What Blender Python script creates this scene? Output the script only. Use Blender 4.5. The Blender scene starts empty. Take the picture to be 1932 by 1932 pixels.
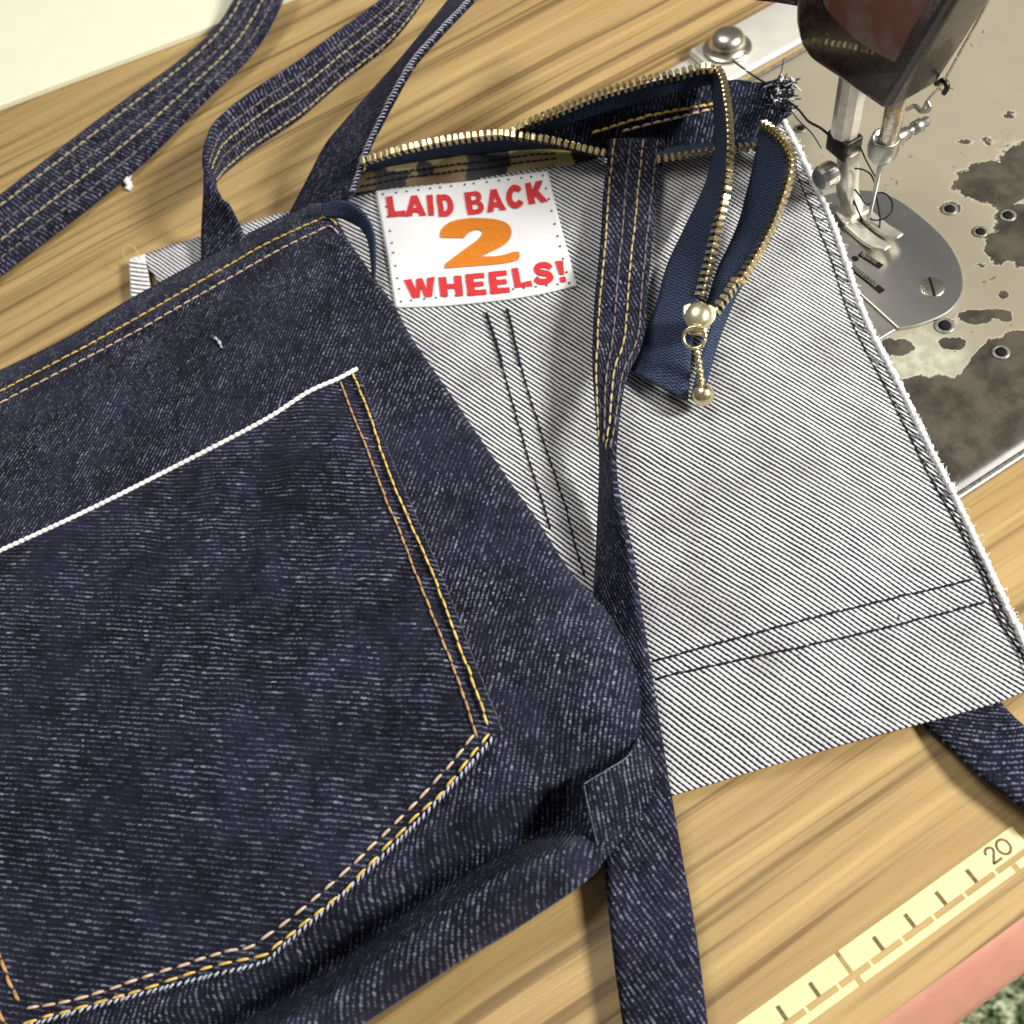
import bpy, math, random
import numpy as np
from mathutils import Vector, Matrix, noise
from mathutils.geometry import tessellate_polygon
random.seed(7)
SC = bpy.context.scene
COL = SC.collection
# ------------------------------------------------------------------ camera
# all lengths below are centimetres on a table top at z = 0; X runs along the table edge, Y away from the operator
F_ = 1932.0                                   # focal length in units of the reading grid (1932 x 1932)
_w = np.array([330, 1070, 1932.]); _w /= np.linalg.norm(_w)
_u = np.array([8834, -5066, 1932.]); _u -= _w * (_u @ _w); _u /= np.linalg.norm(_u)
AX, AZ = _u, -_w
AY = np.cross(AZ, AX)
H = 28.66                                     # camera height above the table
CM = 0.01
cam_data = bpy.data.cameras.new('camera')
cam = bpy.data.objects.new('camera', cam_data)
COL.objects.link(cam)
rt, dn, fw = [Vector((AX[i], AY[i], AZ[i])) for i in range(3)]
M = Matrix((rt, -dn, -fw)).transposed().to_4x4()
M.translation = Vector((0, 0, H * CM))
cam.matrix_world = M
cam_data.sensor_width = 36; cam_data.lens = 36
cam_data.clip_start = 0.01; cam_data.clip_end = 20
cam_data.dof.use_dof = True
cam_data.dof.focus_distance = 0.31
cam_data.dof.aperture_fstop = 16
SC.camera = cam
# ------------------------------------------------------------------ light
wd = bpy.data.worlds.new('World'); SC.world = wd; wd.use_nodes = True
bg = wd.node_tree.nodes['Background']
bg.inputs[0].default_value = (0.95, 0.93, 0.9, 1); bg.inputs[1].default_value = 0.16

def area(name, loc, target, size, power, color):
    l = bpy.data.lights.new(name, 'AREA'); l.shape = 'DISK'; l.size = size * CM
    l.energy = power; l.color = color
    o = bpy.data.objects.new(name, l); COL.objects.link(o)
    o.location = Vector(loc) * CM
    o.rotation_euler = (Vector(target) - Vector(loc)).to_track_quat('-Z', 'Y').to_euler()
    return o
area('lamp_key', (84, -48, 80), (6, 20, 0), 27, 26.0, (1.0, 0.97, 0.91))
area('lamp_fill', (0, 65, 130), (3, 25, 0), 60, 8.5, (1.0, 0.97, 0.92))  # overhead fill, added to soften shade and lift the far board
SC.view_settings.view_transform = 'Standard'
SC.view_settings.look = 'None'
SC.view_settings.exposure = 0.0
SC.view_settings.gamma = 1.0

# ------------------------------------------------------------------ geometry helpers
def ray(px, py):
    d = np.array([(px - 966) / F_, (py - 966) / F_, 1.])
    return np.array([d @ AX, d @ AY, d @ AZ])
def at(px, py, z=0.):
    r = ray(px, py)
    return np.array([0, 0, H]) + r * ((z - H) / r[2])
def atv(px, py, z):
    px, py, z = np.broadcast_arrays(np.asarray(px, float), np.asarray(py, float), np.asarray(z, float))
    d = np.stack([(px - 966) / F_, (py - 966) / F_, np.ones_like(px)], -1)
    r = np.stack([d @ AX, d @ AY, d @ AZ], -1)
    t = (z - H) / r[..., 2]
    return r * t[..., None] + np.array([0, 0, H])
def projv(p):
    q = np.asarray(p, float) - np.array([0, 0, H])
    c = q[..., :1] * AX + q[..., 1:2] * AY + q[..., 2:3] * AZ
    return 966 + F_ * c[..., 0] / c[..., 2], 966 + F_ * c[..., 1] / c[..., 2]

def crom(pts, n):
    """catmull-rom through pts, n samples, evenly spaced by length"""
    P = np.array(pts, float)
    if len(P) == 2:
        t = np.linspace(0, 1, n)[:, None]
        return P[0] * (1 - t) + P[1] * t
    Q = np.vstack([2 * P[0] - P[1], P, 2 * P[-1] - P[-2]])
    out = []
    for i in range(1, len(Q) - 2):
        p0, p1, p2, p3 = Q[i - 1:i + 3]
        t = np.linspace(0, 1, 24, endpoint=False)[:, None]
        out.append(.5 * (2 * p1 + (p2 - p0) * t + (2 * p0 - 5 * p1 + 4 * p2 - p3) * t**2 + (3 * p1 - p0 - 3 * p2 + p3) * t**3))
    out = np.vstack(out + [P[-1:]])
    d = np.r_[0, np.cumsum(np.linalg.norm(np.diff(out, axis=0), axis=1))]
    s = np.linspace(0, d[-1], n)
    return np.stack([np.interp(s, d, out[:, k]) for k in range(P.shape[1])], 1)
def crom_idx(pts, n):
    """catmull-rom sampled evenly in control-point index (keeps two edges in step)"""
    P = np.array(pts, float)
    Q = np.vstack([2 * P[0] - P[1], P, 2 * P[-1] - P[-2]])
    out = []
    for s in np.linspace(0, len(P) - 1 - 1e-9, n):
        i = int(s); t = s - i
        p0, p1, p2, p3 = Q[i:i + 4]
        out.append(.5 * (2 * p1 + (p2 - p0) * t + (2 * p0 - 5 * p1 + 4 * p2 - p3) * t**2 + (3 * p1 - p0 - 3 * p2 + p3) * t**3))
    return np.array(out)

def tps(ctrl, lam=0.002):
    C = np.array(ctrl, float); X = C[:, :2] / 500.; y = C[:, 2]
    def U(r2): return np.where(r2 > 1e-12, r2 * np.log(np.maximum(r2, 1e-12)), 0)
    K = U(((X[:, None] - X[None])**2).sum(-1)) + lam * np.eye(len(X))
    Pm = np.c_[np.ones(len(X)), X]
    A = np.block([[K, Pm], [Pm.T, np.zeros((3, 3))]])
    sol = np.linalg.solve(A, np.r_[y, 0, 0, 0]); w, a = sol[:-3], sol[-3:]
    def f(px, py):
        q = np.stack([np.asarray(px, float), np.asarray(py, float)], -1) / 500.
        r2 = ((q[..., None, :] - X)**2).sum(-1)
        return U(r2) @ w + a[0] + q @ a[1:]
    return f
def wav(px, py, sx, sy, seed=0.):
    """smooth noise field on arrays"""
    px, py = np.broadcast_arrays(np.asarray(px, float), np.asarray(py, float))
    o = np.empty(px.shape)
    for i, (a, b) in enumerate(zip(px.ravel(), py.ravel())):
        o.flat[i] = noise.noise((a / sx + seed, b / sy - seed, seed * 1.7))
    return o
def sstep(a, b, x):
    t = np.clip((x - a) / (b - a), 0, 1); return t * t * (3 - 2 * t)

def link(o, parent=None, **props):
    COL.objects.link(o)
    if parent is not None:
        o.parent = parent
        if parent.type == 'EMPTY':
            o.matrix_parent_inverse = Matrix.Translation(-parent.location)
    for k, v in props.items():
        o[k] = v
    return o
def thing(name, label, category, loc, group=None):
    e = bpy.data.objects.new(name, None); e.empty_display_size = .01
    e.location = Vector(loc) * CM
    COL.objects.link(e)
    e['label'] = label; e['category'] = category
    if group: e['group'] = group
    return e
def mk(name, verts, faces, mat, parent=None, uv=None, smooth=True, col=None, **props):
    me = bpy.data.meshes.new(name)
    me.from_pydata((np.asarray(verts, float) * CM).tolist(), [], faces)
    if uv is not None:
        l = me.uv_layers.new(name='UVMap')
        idx = np.empty(len(me.loops), int); me.loops.foreach_get('vertex_index', idx)
        l.data.foreach_set('uv', np.asarray(uv, float)[idx].ravel())
    if col is not None:
        c = me.color_attributes.new('Col', 'FLOAT_COLOR', 'POINT')
        c.data.foreach_set('color', np.asarray(col, float).ravel())
    me.materials.append(mat)
    if smooth: me.polygons.foreach_set('use_smooth', [True] * len(me.polygons))
    o = bpy.data.objects.new(name, me)
    return link(o, parent, **props)
def solidify(o, t, off=-1):
    m = o.modifiers.new('thickness', 'SOLIDIFY'); m.thickness = t * CM; m.offset = off; m.use_even_offset = False
    return o
def bevel(o, w, seg=3, ang=35):
    m = o.modifiers.new('edge', 'BEVEL'); m.width = w * CM; m.segments = seg; m.limit_method = 'ANGLE'; m.angle_limit = math.radians(ang)
    m.harden_normals = False
    return o
def grid_faces(nu, nv):
    i, j = np.meshgrid(np.arange(nu - 1), np.arange(nv - 1), indexing='ij')
    a = i * nv + j
    return np.stack([a, a + nv, a + nv + 1, a + 1], -1).reshape(-1, 4).tolist()

def coons(top, bottom, left, right, nu, nv):
    """top/bottom: left->right, left/right: top->bottom, in reading-grid pixels"""
    T, B, L, R = crom(top, nu), crom(bottom, nu), crom(left, nv), crom(right, nv)
    s = np.linspace(0, 1, nu)[:, None, None]; t = np.linspace(0, 1, nv)[None, :, None]
    P = (1 - t) * T[:, None] + t * B[:, None] + (1 - s) * L[None] + s * R[None] \
        - ((1 - s) * (1 - t) * T[0] + s * (1 - t) * T[-1] + (1 - s) * t * B[0] + s * t * B[-1])
    return P, s[..., 0] + 0 * t[..., 0], t[..., 0] + 0 * s[..., 0]
def panel(name, curves, nu, nv, zf, mat, parent, thick=.1, col=None, zoff=None, **props):
    P, s, t = coons(*curves, nu, nv)
    z = zf(P[..., 0], P[..., 1])
    if zoff is not None: z = z + zoff(s, t, P)
    V = atv(P[..., 0], P[..., 1], z).reshape(-1, 3)
    c = col(P[..., 0], P[..., 1]).reshape(-1, 4) if col else None
    o = mk(name, V, grid_faces(nu, nv), mat, parent, uv=V[:, :2], col=c, **props)
    # faces wind so that the normal looks up
    me = o.data
    if me.polygons[0].normal.z < 0: me.flip_normals()
    return solidify(o, thick)

def ribbon(name, Lp, Rp, mat, parent, n=160, m=14, crown=.05, thick=.16, **props):
    """strap between two edges given as (px, py, z)"""
    Lc, Rc = crom_idx(Lp, n), crom_idx(Rp, n)
    L, R = atv(Lc[:, 0], Lc[:, 1], Lc[:, 2]), atv(Rc[:, 0], Rc[:, 1], Rc[:, 2])
    s = np.linspace(0, 1, m)
    V = L[:, None] * (1 - s)[None, :, None] + R[:, None] * s[None, :, None]
    c = (L + R) / 2
    tan = np.gradient(c, axis=0); tan /= np.linalg.norm(tan, axis=1)[:, None] + 1e-9
    side = R - L; wid = np.linalg.norm(side, axis=1); side = side / wid[:, None]
    nrm = np.cross(side, tan); nrm /= np.linalg.norm(nrm, axis=1)[:, None] + 1e-9
    if nrm[:, 2].mean() < 0: nrm = -nrm
    V = V + nrm[:, None] * (crown * (1 - (2 * s - 1)**4))[None, :, None]
    al = np.r_[0, np.cumsum(np.linalg.norm(np.diff(c, axis=0), axis=1))]
    wm = np.median(wid)
    uv = np.stack([np.broadcast_to(s * wm, (n, m)), np.broadcast_to(al[:, None], (n, m))], -1)
    o = mk(name, V.reshape(-1, 3), grid_faces(n, m), mat, parent, uv=uv.reshape(-1, 2), **props)
    ref = np.cross(V[1, 0] - V[0, 0], V[0, 1] - V[0, 0]) @ nrm[0]
    if Vector(o.data.polygons[0].normal) @ Vector(nrm[0]) < 0: o.data.flip_normals()
    solidify(o, thick)
    def S(sv):
        k = sv * (m - 1); i = min(int(k), m - 2); f = k - i
        return V[:, i] * (1 - f) + V[:, i + 1] * f, nrm
    o_surface[o.name] = S
    return o
o_surface = {}

class Acc:
    def __init__(s): s.v, s.f = [], []
    def add(s, v, f):
        b = len(s.v); s.v += [tuple(x) for x in v]; s.f += [tuple(i + b for i in q) for q in f]
    def build(s, name, mat, parent=None, smooth=True, **p):
        return mk(name, s.v, s.f, mat, parent, smooth=smooth, **p)
def tube_geo(pts, rad, sides=6, cap=True):
    P = np.array(pts, float); n = len(P)
    r = np.broadcast_to(np.asarray(rad, float), (n,))
    T = np.gradient(P, axis=0); T /= np.linalg.norm(T, axis=1)[:, None] + 1e-12
    ref = np.array([0, 0, 1.]) if abs(T[0][2]) < .9 else np.array([1., 0, 0])
    V = []
    a = np.linspace(0, 2 * np.pi, sides, endpoint=False)
    A = np.cross(T[0], ref); A /= np.linalg.norm(A)
    for i in range(n):
        A = A - T[i] * (A @ T[i]); A /= np.linalg.norm(A) + 1e-12
        Bv = np.cross(T[i], A)
        V.append(P[i] + r[i] * (np.cos(a)[:, None] * A + np.sin(a)[:, None] * Bv))
    V = np.vstack(V); Fc = []
    for i in range(n - 1):
        for k in range(sides):
            k2 = (k + 1) % sides
            Fc.append((i * sides + k, i * sides + k2, (i + 1) * sides + k2, (i + 1) * sides + k))
    if cap:
        Fc.append(tuple(range(sides))[::-1]); Fc.append(tuple((n - 1) * sides + k for k in range(sides)))
    return V, Fc
def lathe_geo(prof, seg=24, c=(0, 0, 0), axis='z'):
    """profile (r, h) turned about an axis through c"""
    V, Fc = [], []
    for r, h in prof:
        for k in range(seg):
            a = 2 * math.pi * k / seg; x, y = r * math.cos(a), r * math.sin(a)
            p = {'z': (x, y, h), 'x': (h, x, y), 'y': (y, h, x)}[axis]
            V.append((c[0] + p[0], c[1] + p[1], c[2] + p[2]))
    n = len(prof)
    for i in range(n - 1):
        for k in range(seg):
            k2 = (k + 1) % seg
            Fc.append((i * seg + k, i * seg + k2, (i + 1) * seg + k2, (i + 1) * seg + k))
    Fc.append(tuple(range(seg))[::-1]); Fc.append(tuple((n - 1) * seg + k for k in range(seg)))
    return V, Fc
def box_geo(a, b):
    x0, y0, z0 = a; x1, y1, z1 = b
    V = [(x, y, z) for x in (x0, x1) for y in (y0, y1) for z in (z0, z1)]
    return V, [(0, 1, 3, 2), (4, 6, 7, 5), (0, 4, 5, 1), (2, 3, 7, 6), (0, 2, 6, 4), (1, 5, 7, 3)]
def prism_geo(poly, z0, z1):
    n = len(poly); V = [(x, y, z0) for x, y in poly] + [(x, y, z1) for x, y in poly]
    Fc = [(i, (i + 1) % n, n + (i + 1) % n, n + i) for i in range(n)]
    Fc += [tuple(range(n))[::-1], tuple(range(n, 2 * n))]
    ar = sum(poly[i][0] * poly[(i + 1) % n][1] - poly[(i + 1) % n][0] * poly[i][1] for i in range(n))
    if ar < 0: Fc = [q[::-1] for q in Fc]
    return V, Fc

def stitch_pts(P, N, L, gap, r, acc, jit=.15, sink=.6):
    """a row of separate stitches along polyline P (world cm) with normals N"""
    d = np.r_[0, np.cumsum(np.linalg.norm(np.diff(P, axis=0), axis=1))]
    s = random.uniform(0, L * .3)
    while s + L < d[-1]:
        LL = L * random.uniform(1 - jit, 1 + jit * .6)
        k = np.linspace(0, 1, 6)
        q = np.stack([np.interp(s + k * LL, d, P[:, c]) for c in range(3)], 1)
        nn = np.stack([np.interp(s + k * LL, d, N[:, c]) for c in range(3)], 1)
        side = np.cross(nn, q[-1] - q[0]); side /= np.linalg.norm(side, axis=1)[:, None] + 1e-9
        q = q + nn * ((r * (np.sin(np.pi * k)**.6) - r * sink)[:, None]) + side * (random.uniform(-.35, .35) * r)
        acc.add(*tube_geo(q, r * np.array([.55, .95, 1, 1, .95, .55]), 6))
        s += LL + gap * random.uniform(.7, 1.4)
def stitch_row(name, path, zf, L, gap, r, mat, parent, lift=.02, **p):
    acc = Acc()
    c = crom(path, 500)
    P = atv(c[:, 0], c[:, 1], zf(c[:, 0], c[:, 1]) + lift)
    N = np.tile([0, 0, 1.], (len(P), 1))
    stitch_pts(P, N, L, gap, r, acc)
    p.setdefault('kind', 'stuff')
    return acc.build(name, mat, parent, **p)
def strap_stitch(name, strap, s, L, gap, r, mat, parent, **p):
    acc = Acc()
    P, N = o_surface[strap.name](s)
    P = P + N * .015
    stitch_pts(P, N, L, gap, r, acc)
    p.setdefault('kind', 'stuff')
    return acc.build(name, mat, parent, **p)

# ------------------------------------------------------------------ materials
class G:
    def __init__(s, name, rough=.8, metallic=0., spec=.3):
        s.m = bpy.data.materials.new(name); s.m.use_nodes = True
        s.t = s.m.node_tree; s.b = s.t.nodes['Principled BSDF']
        s.b.inputs['Roughness'].default_value = rough
        s.b.inputs['Metallic'].default_value = metallic
        s.b.inputs['Specular IOR Level'].default_value = spec
    def n(s, t, **k):
        q = s.t.nodes.new(t)
        for a, v in k.items(): setattr(q, a, v)
        return q
    def put(s, sock, v):
        if isinstance(v, bpy.types.NodeSocket): s.t.links.new(v, sock)
        elif isinstance(v, (tuple, list)) and len(v) == 3 and sock.type == 'RGBA': sock.default_value = (*v, 1)
        else: sock.default_value = v
    def math(s, op, a, b=0., c=0., clamp=False):
        q = s.n('ShaderNodeMath', operation=op, use_clamp=clamp)
        for i, v in enumerate((a, b, c)): s.put(q.inputs[i], v)
        return q.outputs[0]
    def add(s, a, b): return s.math('ADD', a, b)
    def sub(s, a, b): return s.math('SUBTRACT', a, b)
    def mul(s, a, b): return s.math('MULTIPLY', a, b)
    def ramp(s, x, a, b, lo=0., hi=1.):
        q = s.n('ShaderNodeMapRange', interpolation_type='SMOOTHSTEP')
        for i, v in enumerate((x, a, b, lo, hi)): s.put(q.inputs[i], v)
        return q.outputs[0]
    def mix(s, f, a, b, bt='MIX'):
        q = s.n('ShaderNodeMix', data_type='RGBA', blend_type=bt)
        s.put(q.inputs[0], f); s.put(q.inputs[6], a); s.put(q.inputs[7], b)
        return q.outputs[2]
    def noise(s, vec, scale, detail=2., rough=.5, dist=0.):
        q = s.n('ShaderNodeTexNoise')
        s.put(q.inputs['Vector'], vec); q.inputs['Scale'].default_value = scale
        q.inputs['Detail'].default_value = detail; q.inputs['Roughness'].default_value = rough
        q.inputs['Distortion'].default_value = dist
        return q.outputs['Fac']
    def uv(s):
        q = s.n('ShaderNodeUVMap'); q.uv_map = 'UVMap'; return q.outputs[0]
    def obj(s):      # object space, centimetres
        q = s.n('ShaderNodeTexCoord'); v = s.n('ShaderNodeVectorMath', operation='SCALE')
        s.put(v.inputs[0], q.outputs['Object']); v.inputs['Scale'].default_value = 100.
        return v.outputs[0]
    def xyz(s, v):
        q = s.n('ShaderNodeSeparateXYZ'); s.put(q.inputs[0], v); return q.outputs
    def vec(s, x, y, z=0.):
        q = s.n('ShaderNodeCombineXYZ')
        for i, v in enumerate((x, y, z)): s.put(q.inputs[i], v)
        return q.outputs[0]
    def bump(s, h, dist_cm, strength=1.):
        q = s.n('ShaderNodeBump'); q.inputs['Distance'].default_value = dist_cm * CM
        q.inputs['Strength'].default_value = strength
        s.put(q.inputs['Height'], h); s.put(s.b.inputs['Normal'], q.outputs[0])
    def color(s, c): s.put(s.b.inputs['Base Color'], c); return s
    def rough(s, v): s.put(s.b.inputs['Roughness'], v); return s

def simple(name, c, rough=.7, metallic=0., spec=.3, var=.0, scale=6., bump=0.):
    g = G(name, rough, metallic, spec)
    if var:
        nz = g.noise(g.obj(), scale, 3.)
        g.color(g.mix(g.ramp(nz, .3, .7), tuple(x * (1 - var) for x in c), tuple(min(1, x * (1 + var)) for x in c)))
        if bump: g.bump(nz, bump)
    else: g.color(c)
    return g.m

def twill_axes(g, uv, ang):
    x, y, _ = g.xyz(uv)
    ca, sa = math.cos(ang), math.sin(ang)
    a = g.add(g.mul(x, -sa), g.mul(y, ca))     # across the twill lines
    b = g.add(g.mul(x, ca), g.mul(y, sa))      # along them
    return a, b
def denim(name, ang, per, dash=.16, dark=(.0095, .0100, .0205), light=(.12, .124, .18), amount=1., mottle=.7, thresh=.42, solid=.3, thin=1.5):
    g = G(name, .92, 0., .12)
    uv = g.uv()
    w1 = g.noise(uv, .9, 2.); w2 = g.noise(uv, 5.5, 1.)
    a, b = twill_axes(g, uv, ang)
    a = g.add(a, g.add(g.mul(g.sub(w1, .5), .12), g.mul(g.sub(w2, .5), .05)))
    ph = g.math('DIVIDE', a, per)
    line = g.add(g.mul(g.math('SINE', g.mul(ph, 2 * math.pi)), .5), .5)
    idx = g.math('FLOOR', g.add(ph, .25))
    slub = g.noise(g.vec(g.mul(b, 2.2), g.mul(idx, 3.7)), 1., 2.)       # each weft float differs
    bp = g.add(g.math('DIVIDE', b, dash), g.add(g.mul(idx, .37), g.mul(g.sub(w2, .5), .8)))
    dsh = g.sub(1., g.math('ABSOLUTE', g.mul(g.math('SINE', g.mul(bp, math.pi)), 1.)))
    dsh = g.sub(1., g.math('POWER', dsh, 1.5))
    wn = g.n('ShaderNodeTexWhiteNoise', noise_dimensions='2D'); g.put(wn.inputs['Vector'], g.vec(idx, g.math('FLOOR', bp)))
    rnd = g.ramp(wn.outputs['Value'], .0, 1., .42, 1.2)
    sp = g.noise(uv, 11., 2., .6)
    fl = g.mul(g.mul(g.math('POWER', line, thin), g.add(g.mul(dsh, 1 - solid), solid)), g.ramp(slub, .25, .75, .3, 1.3))
    fl = g.mul(fl, rnd)
    fl = g.mul(fl, g.ramp(sp, .3, .68, .25, 1.45))
    mo = g.ramp(g.add(g.mul(g.noise(uv, .42, 2., .6), .6), g.mul(g.noise(uv, 1.9, 3., .6), .4)), .38, .60, 1 - mottle, 1.2)
    fac = g.mul(g.mul(g.ramp(fl, thresh - .32, thresh + .42), mo), amount)
    base = g.mix(g.ramp(g.add(g.mul(g.noise(uv, 1.7, 4., .65), .5), g.mul(g.noise(uv, .3, 2.), .5)), .35, .65), tuple(c * .45 for c in dark), tuple(c * 1.7 for c in dark))
    nep = g.mul(g.ramp(wn.outputs['Value'], .86, .99), g.mul(g.ramp(fl, .12, .5), mo))      # the odd float left undyed
    c = g.mix(fac, base, light)
    g.color(g.mix(g.mul(nep, .32), c, (.36, .37, .46)))
    g.bump(g.add(line, g.mul(dsh, .4)), .022, .7)
    g.b.inputs['Sheen Weight'].default_value = .12
    g.b.inputs['Sheen Roughness'].default_value = .4
    g.b.inputs['Sheen Tint'].default_value = (.6, .62, .85, 1)
    return g.m
def reverse_twill(name, ang, per):
    g = G(name, .9, 0., .15)
    uv = g.uv()
    w1 = g.noise(uv, .8, 2.); w2 = g.noise(uv, 7., 2.)
    a, b = twill_axes(g, uv, ang)
    a = g.add(a, g.add(g.mul(g.sub(w1, .5), .08), g.mul(g.sub(w2, .5), .035)))
    ph = g.math('DIVIDE', a, per)
    line = g.add(g.mul(g.math('SINE', g.mul(ph, 2 * math.pi)), .5), .5)
    idx = g.math('FLOOR', g.add(ph, .25))
    stp = g.mul(g.math('SINE', g.add(g.mul(b, 2 * math.pi / (per * 1.1)), g.mul(idx, 1.6))), .10)
    slub = g.noise(g.vec(g.mul(b, 1.2), g.mul(idx, 3.3)), 1., 3.)
    v = g.add(g.add(line, stp), g.mul(g.sub(slub, .5), .6))
    f = g.ramp(v, .36, .80)
    mo = g.ramp(g.noise(uv, .45, 4., .6), .42, .72, .0, .3)
    nep = g.ramp(g.noise(uv, 4.3, 1.), .765, .80)
    c = g.mix(f, (.72, .72, .73), (.020, .020, .032))
    c = g.mix(mo, c, (.05, .05, .06))
    g.color(g.mix(g.mul(nep, .8), c, (.02, .02, .03)))
    g.bump(g.add(g.mul(v, -1.), g.mul(w2, .6)), .025, .8)
    return g.m

def world_dir(px, py, dx, dy, z):
    d = at(px + dx, py + dy, z) - at(px, py, z); return math.atan2(d[1], d[0])
def world_per(px, py, dx, dy, sx, sy, z):
    a = world_dir(px, py, dx, dy, z); d = at(px + sx, py + sy, z) - at(px, py, z)
    return abs(-math.sin(a) * d[0] + math.cos(a) * d[1])

m_front = denim('denim_front', world_dir(500, 900, 100, -270, 2.4), world_per(500, 900, 100, -270, 7.4, 0, 2.4), .085)
m_pocket = denim('denim_pocket', world_dir(500, 1300, 100, 7, 2.6), world_per(500, 1300, 100, 7, 0, 9.6, 2.6), .17, light=(.10, .105, .15), thresh=.36, mottle=.8, solid=.5, thin=2.4)
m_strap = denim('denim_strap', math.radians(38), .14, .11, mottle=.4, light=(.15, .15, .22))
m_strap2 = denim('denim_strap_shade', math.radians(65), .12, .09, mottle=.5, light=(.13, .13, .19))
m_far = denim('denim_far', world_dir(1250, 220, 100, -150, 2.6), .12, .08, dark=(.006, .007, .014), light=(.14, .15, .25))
m_grey = reverse_twill('denim_reverse', world_dir(1600, 900, 100, 57, .9), world_per(1600, 900, 100, 57, 0, 8.6, .9))

g = G('wood_laminate', .42, 0., .35)
o_ = g.obj(); x, y, z = g.xyz(o_)
wob = g.mul(g.sub(g.noise(g.vec(g.mul(x, .05), g.mul(y, .12)), 1., 2.), .5), 1.1)
yy = g.add(y, wob)
n1 = g.noise(g.vec(g.mul(x, .02), g.mul(yy, .5)), 1., 3., .55)
n2 = g.noise(g.vec(g.mul(x, .028), g.mul(yy, 1.7), 3.), 1., 4., .62)
n3 = g.noise(g.vec(g.mul(x, .22), g.mul(yy, 7.), 7.), 1., 3., .6)
c = g.mix(g.ramp(n1, .3, .7), (.36, .235, .095), (.49, .34, .145))
c = g.mix(g.ramp(n2, .50, .63, 0., .92), c, (.185, .115, .046))
c = g.mix(g.ramp(n2, .47, .30, 0., .5), c, (.62, .45, .19))
c = g.mix(g.ramp(n3, .45, .72, 0., .38), c, (.24, .145, .055))
g.color(c); g.rough(g.ramp(n3, .3, .7, .36, .5)); g.bump(n3, .004, .5)
m_wood = g.m
m_trim = simple('pink_edging', (.52, .245, .175), .55, var=.05, scale=1.2)
m_cream = simple('cream_print', (.74, .72, .37), .5, var=.03, scale=3.)
m_brown = simple('brown_print', (.17, .11, .05), .6, var=.35, scale=9.)
m_paper = simple('cream_board', (.84, .84, .63), .6, var=.015, scale=.6)
m_white = simple('white_label_cloth', (.86, .86, .86), .85, spec=.1, var=.02, scale=30., bump=.012)
m_red = simple('red_ink', (.62, .045, .05), .8, spec=.1, var=.18, scale=14.)
m_orange = simple('orange_ink', (.66, .21, .025), .8, spec=.1, var=.1, scale=14.)
m_gold = simple('gold_thread', (.66, .45, .11), .6, var=.25, scale=8.)
m_tan = simple('tan_thread', (.42, .24, .10), .65, var=.25, scale=8.)
m_rose = simple('pale_rose_thread', (.60, .44, .32), .65, var=.2, scale=8.)
m_khaki = simple('khaki_thread', (.38, .33, .19), .65, var=.25, scale=8.)
m_oldgold = simple('old_gold_thread', (.46, .36, .15), .65, var=.3, scale=8.)
m_lav = simple('grey_thread', (.15, .13, .13), .65, var=.3, scale=8.)
m_ink = simple('dark_thread', (.012, .012, .022), .7, var=.3, scale=8.)
m_cotton = simple('white_cotton', (.84, .84, .83), .85, spec=.1, var=.06, scale=10., bump=.02)
m_wornblue = simple('worn_denim_edge', (.13, .135, .18), .85, var=.4, scale=14.)
m_foldline = simple('bleached_fold', (.22, .225, .29), .85, var=.5, scale=16.)
m_fray = simple('frayed_yarn', (.42, .43, .52), .8, var=.25, scale=9.)
g = G('brass', .24, 1.); nz = g.noise(g.obj(), 12., 3.)
g.color(g.mix(nz, (.84, .68, .36), (.94, .82, .54))); g.rough(g.ramp(nz, .3, .7, .2, .34)); m_brass = g.m
m_slider = simple('polished_brass', (.98, .86, .56), .26, .9, var=.02)
g = G('steel', .3, 1.); o_ = g.obj(); nz = g.noise(o_, 2.5, 4.); sc = g.noise(g.vec(g.mul(g.xyz(o_)[0], 1.), g.mul(g.xyz(o_)[1], 40.)), 1., 2.)
g.color(g.mix(g.ramp(nz, .3, .75), (.52, .51, .48), (.56, .55, .52))); g.rough(g.add(.34, g.mul(sc, .06))); m_steel = g.m
g = G('old_nickel', .3, 1.); nz = g.noise(g.obj(), 6., 4., .65)
g.color(g.mix(g.ramp(nz, .42, .66), (.74, .70, .60), (.52, .47, .37))); g.rough(g.ramp(nz, .3, .7, .22, .36)); m_nickel = g.m
m_satin = simple('satin_nickel', (.80, .76, .66), .33, .6, var=.10, scale=3.)
m_dull = simple('dull_rim', (.26, .245, .21), .45, .6, var=.3, scale=9.)
m_bright = simple('bright_plate', (.86, .84, .76), .42, .55, var=.04, scale=1.)
m_darksteel = simple('dark_oily_steel', (.05, .045, .04), .35, .7, var=.4, scale=5.)
m_black = simple('black_void', (.004, .004, .004), .8)
g = G('brown_enamel', .22, 0., .55); nz = g.noise(g.obj(), 3., 4.)
g.color(g.mix(nz, (.014, .008, .006), (.028, .017, .012))); g.rough(g.ramp(nz, .3, .7, .2, .34)); g.b.inputs['Coat Weight'].default_value = .3; m_enamel = g.m
g = G('zip_tape', .8, 0., .2); uvn = g.uv(); a, b, _ = g.xyz(uvn)
zig = g.math('PINGPONG', g.mul(a, 4.), .5)
hl = g.add(g.mul(g.math('SINE', g.mul(g.add(g.mul(b, 9.), g.mul(zig, 1.6)), 2 * math.pi)), .5), .5)
sp = g.noise(uvn, 14., 2.)
g.color(g.mix(g.mul(hl, g.ramp(sp, .3, .7, .3, 1.)), (.007, .012, .032), (.085, .12, .21))); g.bump(hl, .02, .8); m_tape = g.m
g = G('lining', .9, 0., .1); q = g.n('ShaderNodeVertexColor'); q.layer_name = 'Col'
g.color(g.mix(g.mul(g.noise(g.obj(), 12., 3.), .35), q.outputs[0], (.02, .02, .02))); m_lining = g.m
g = G('worn_bed_paint', .5, 0., .4)
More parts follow.
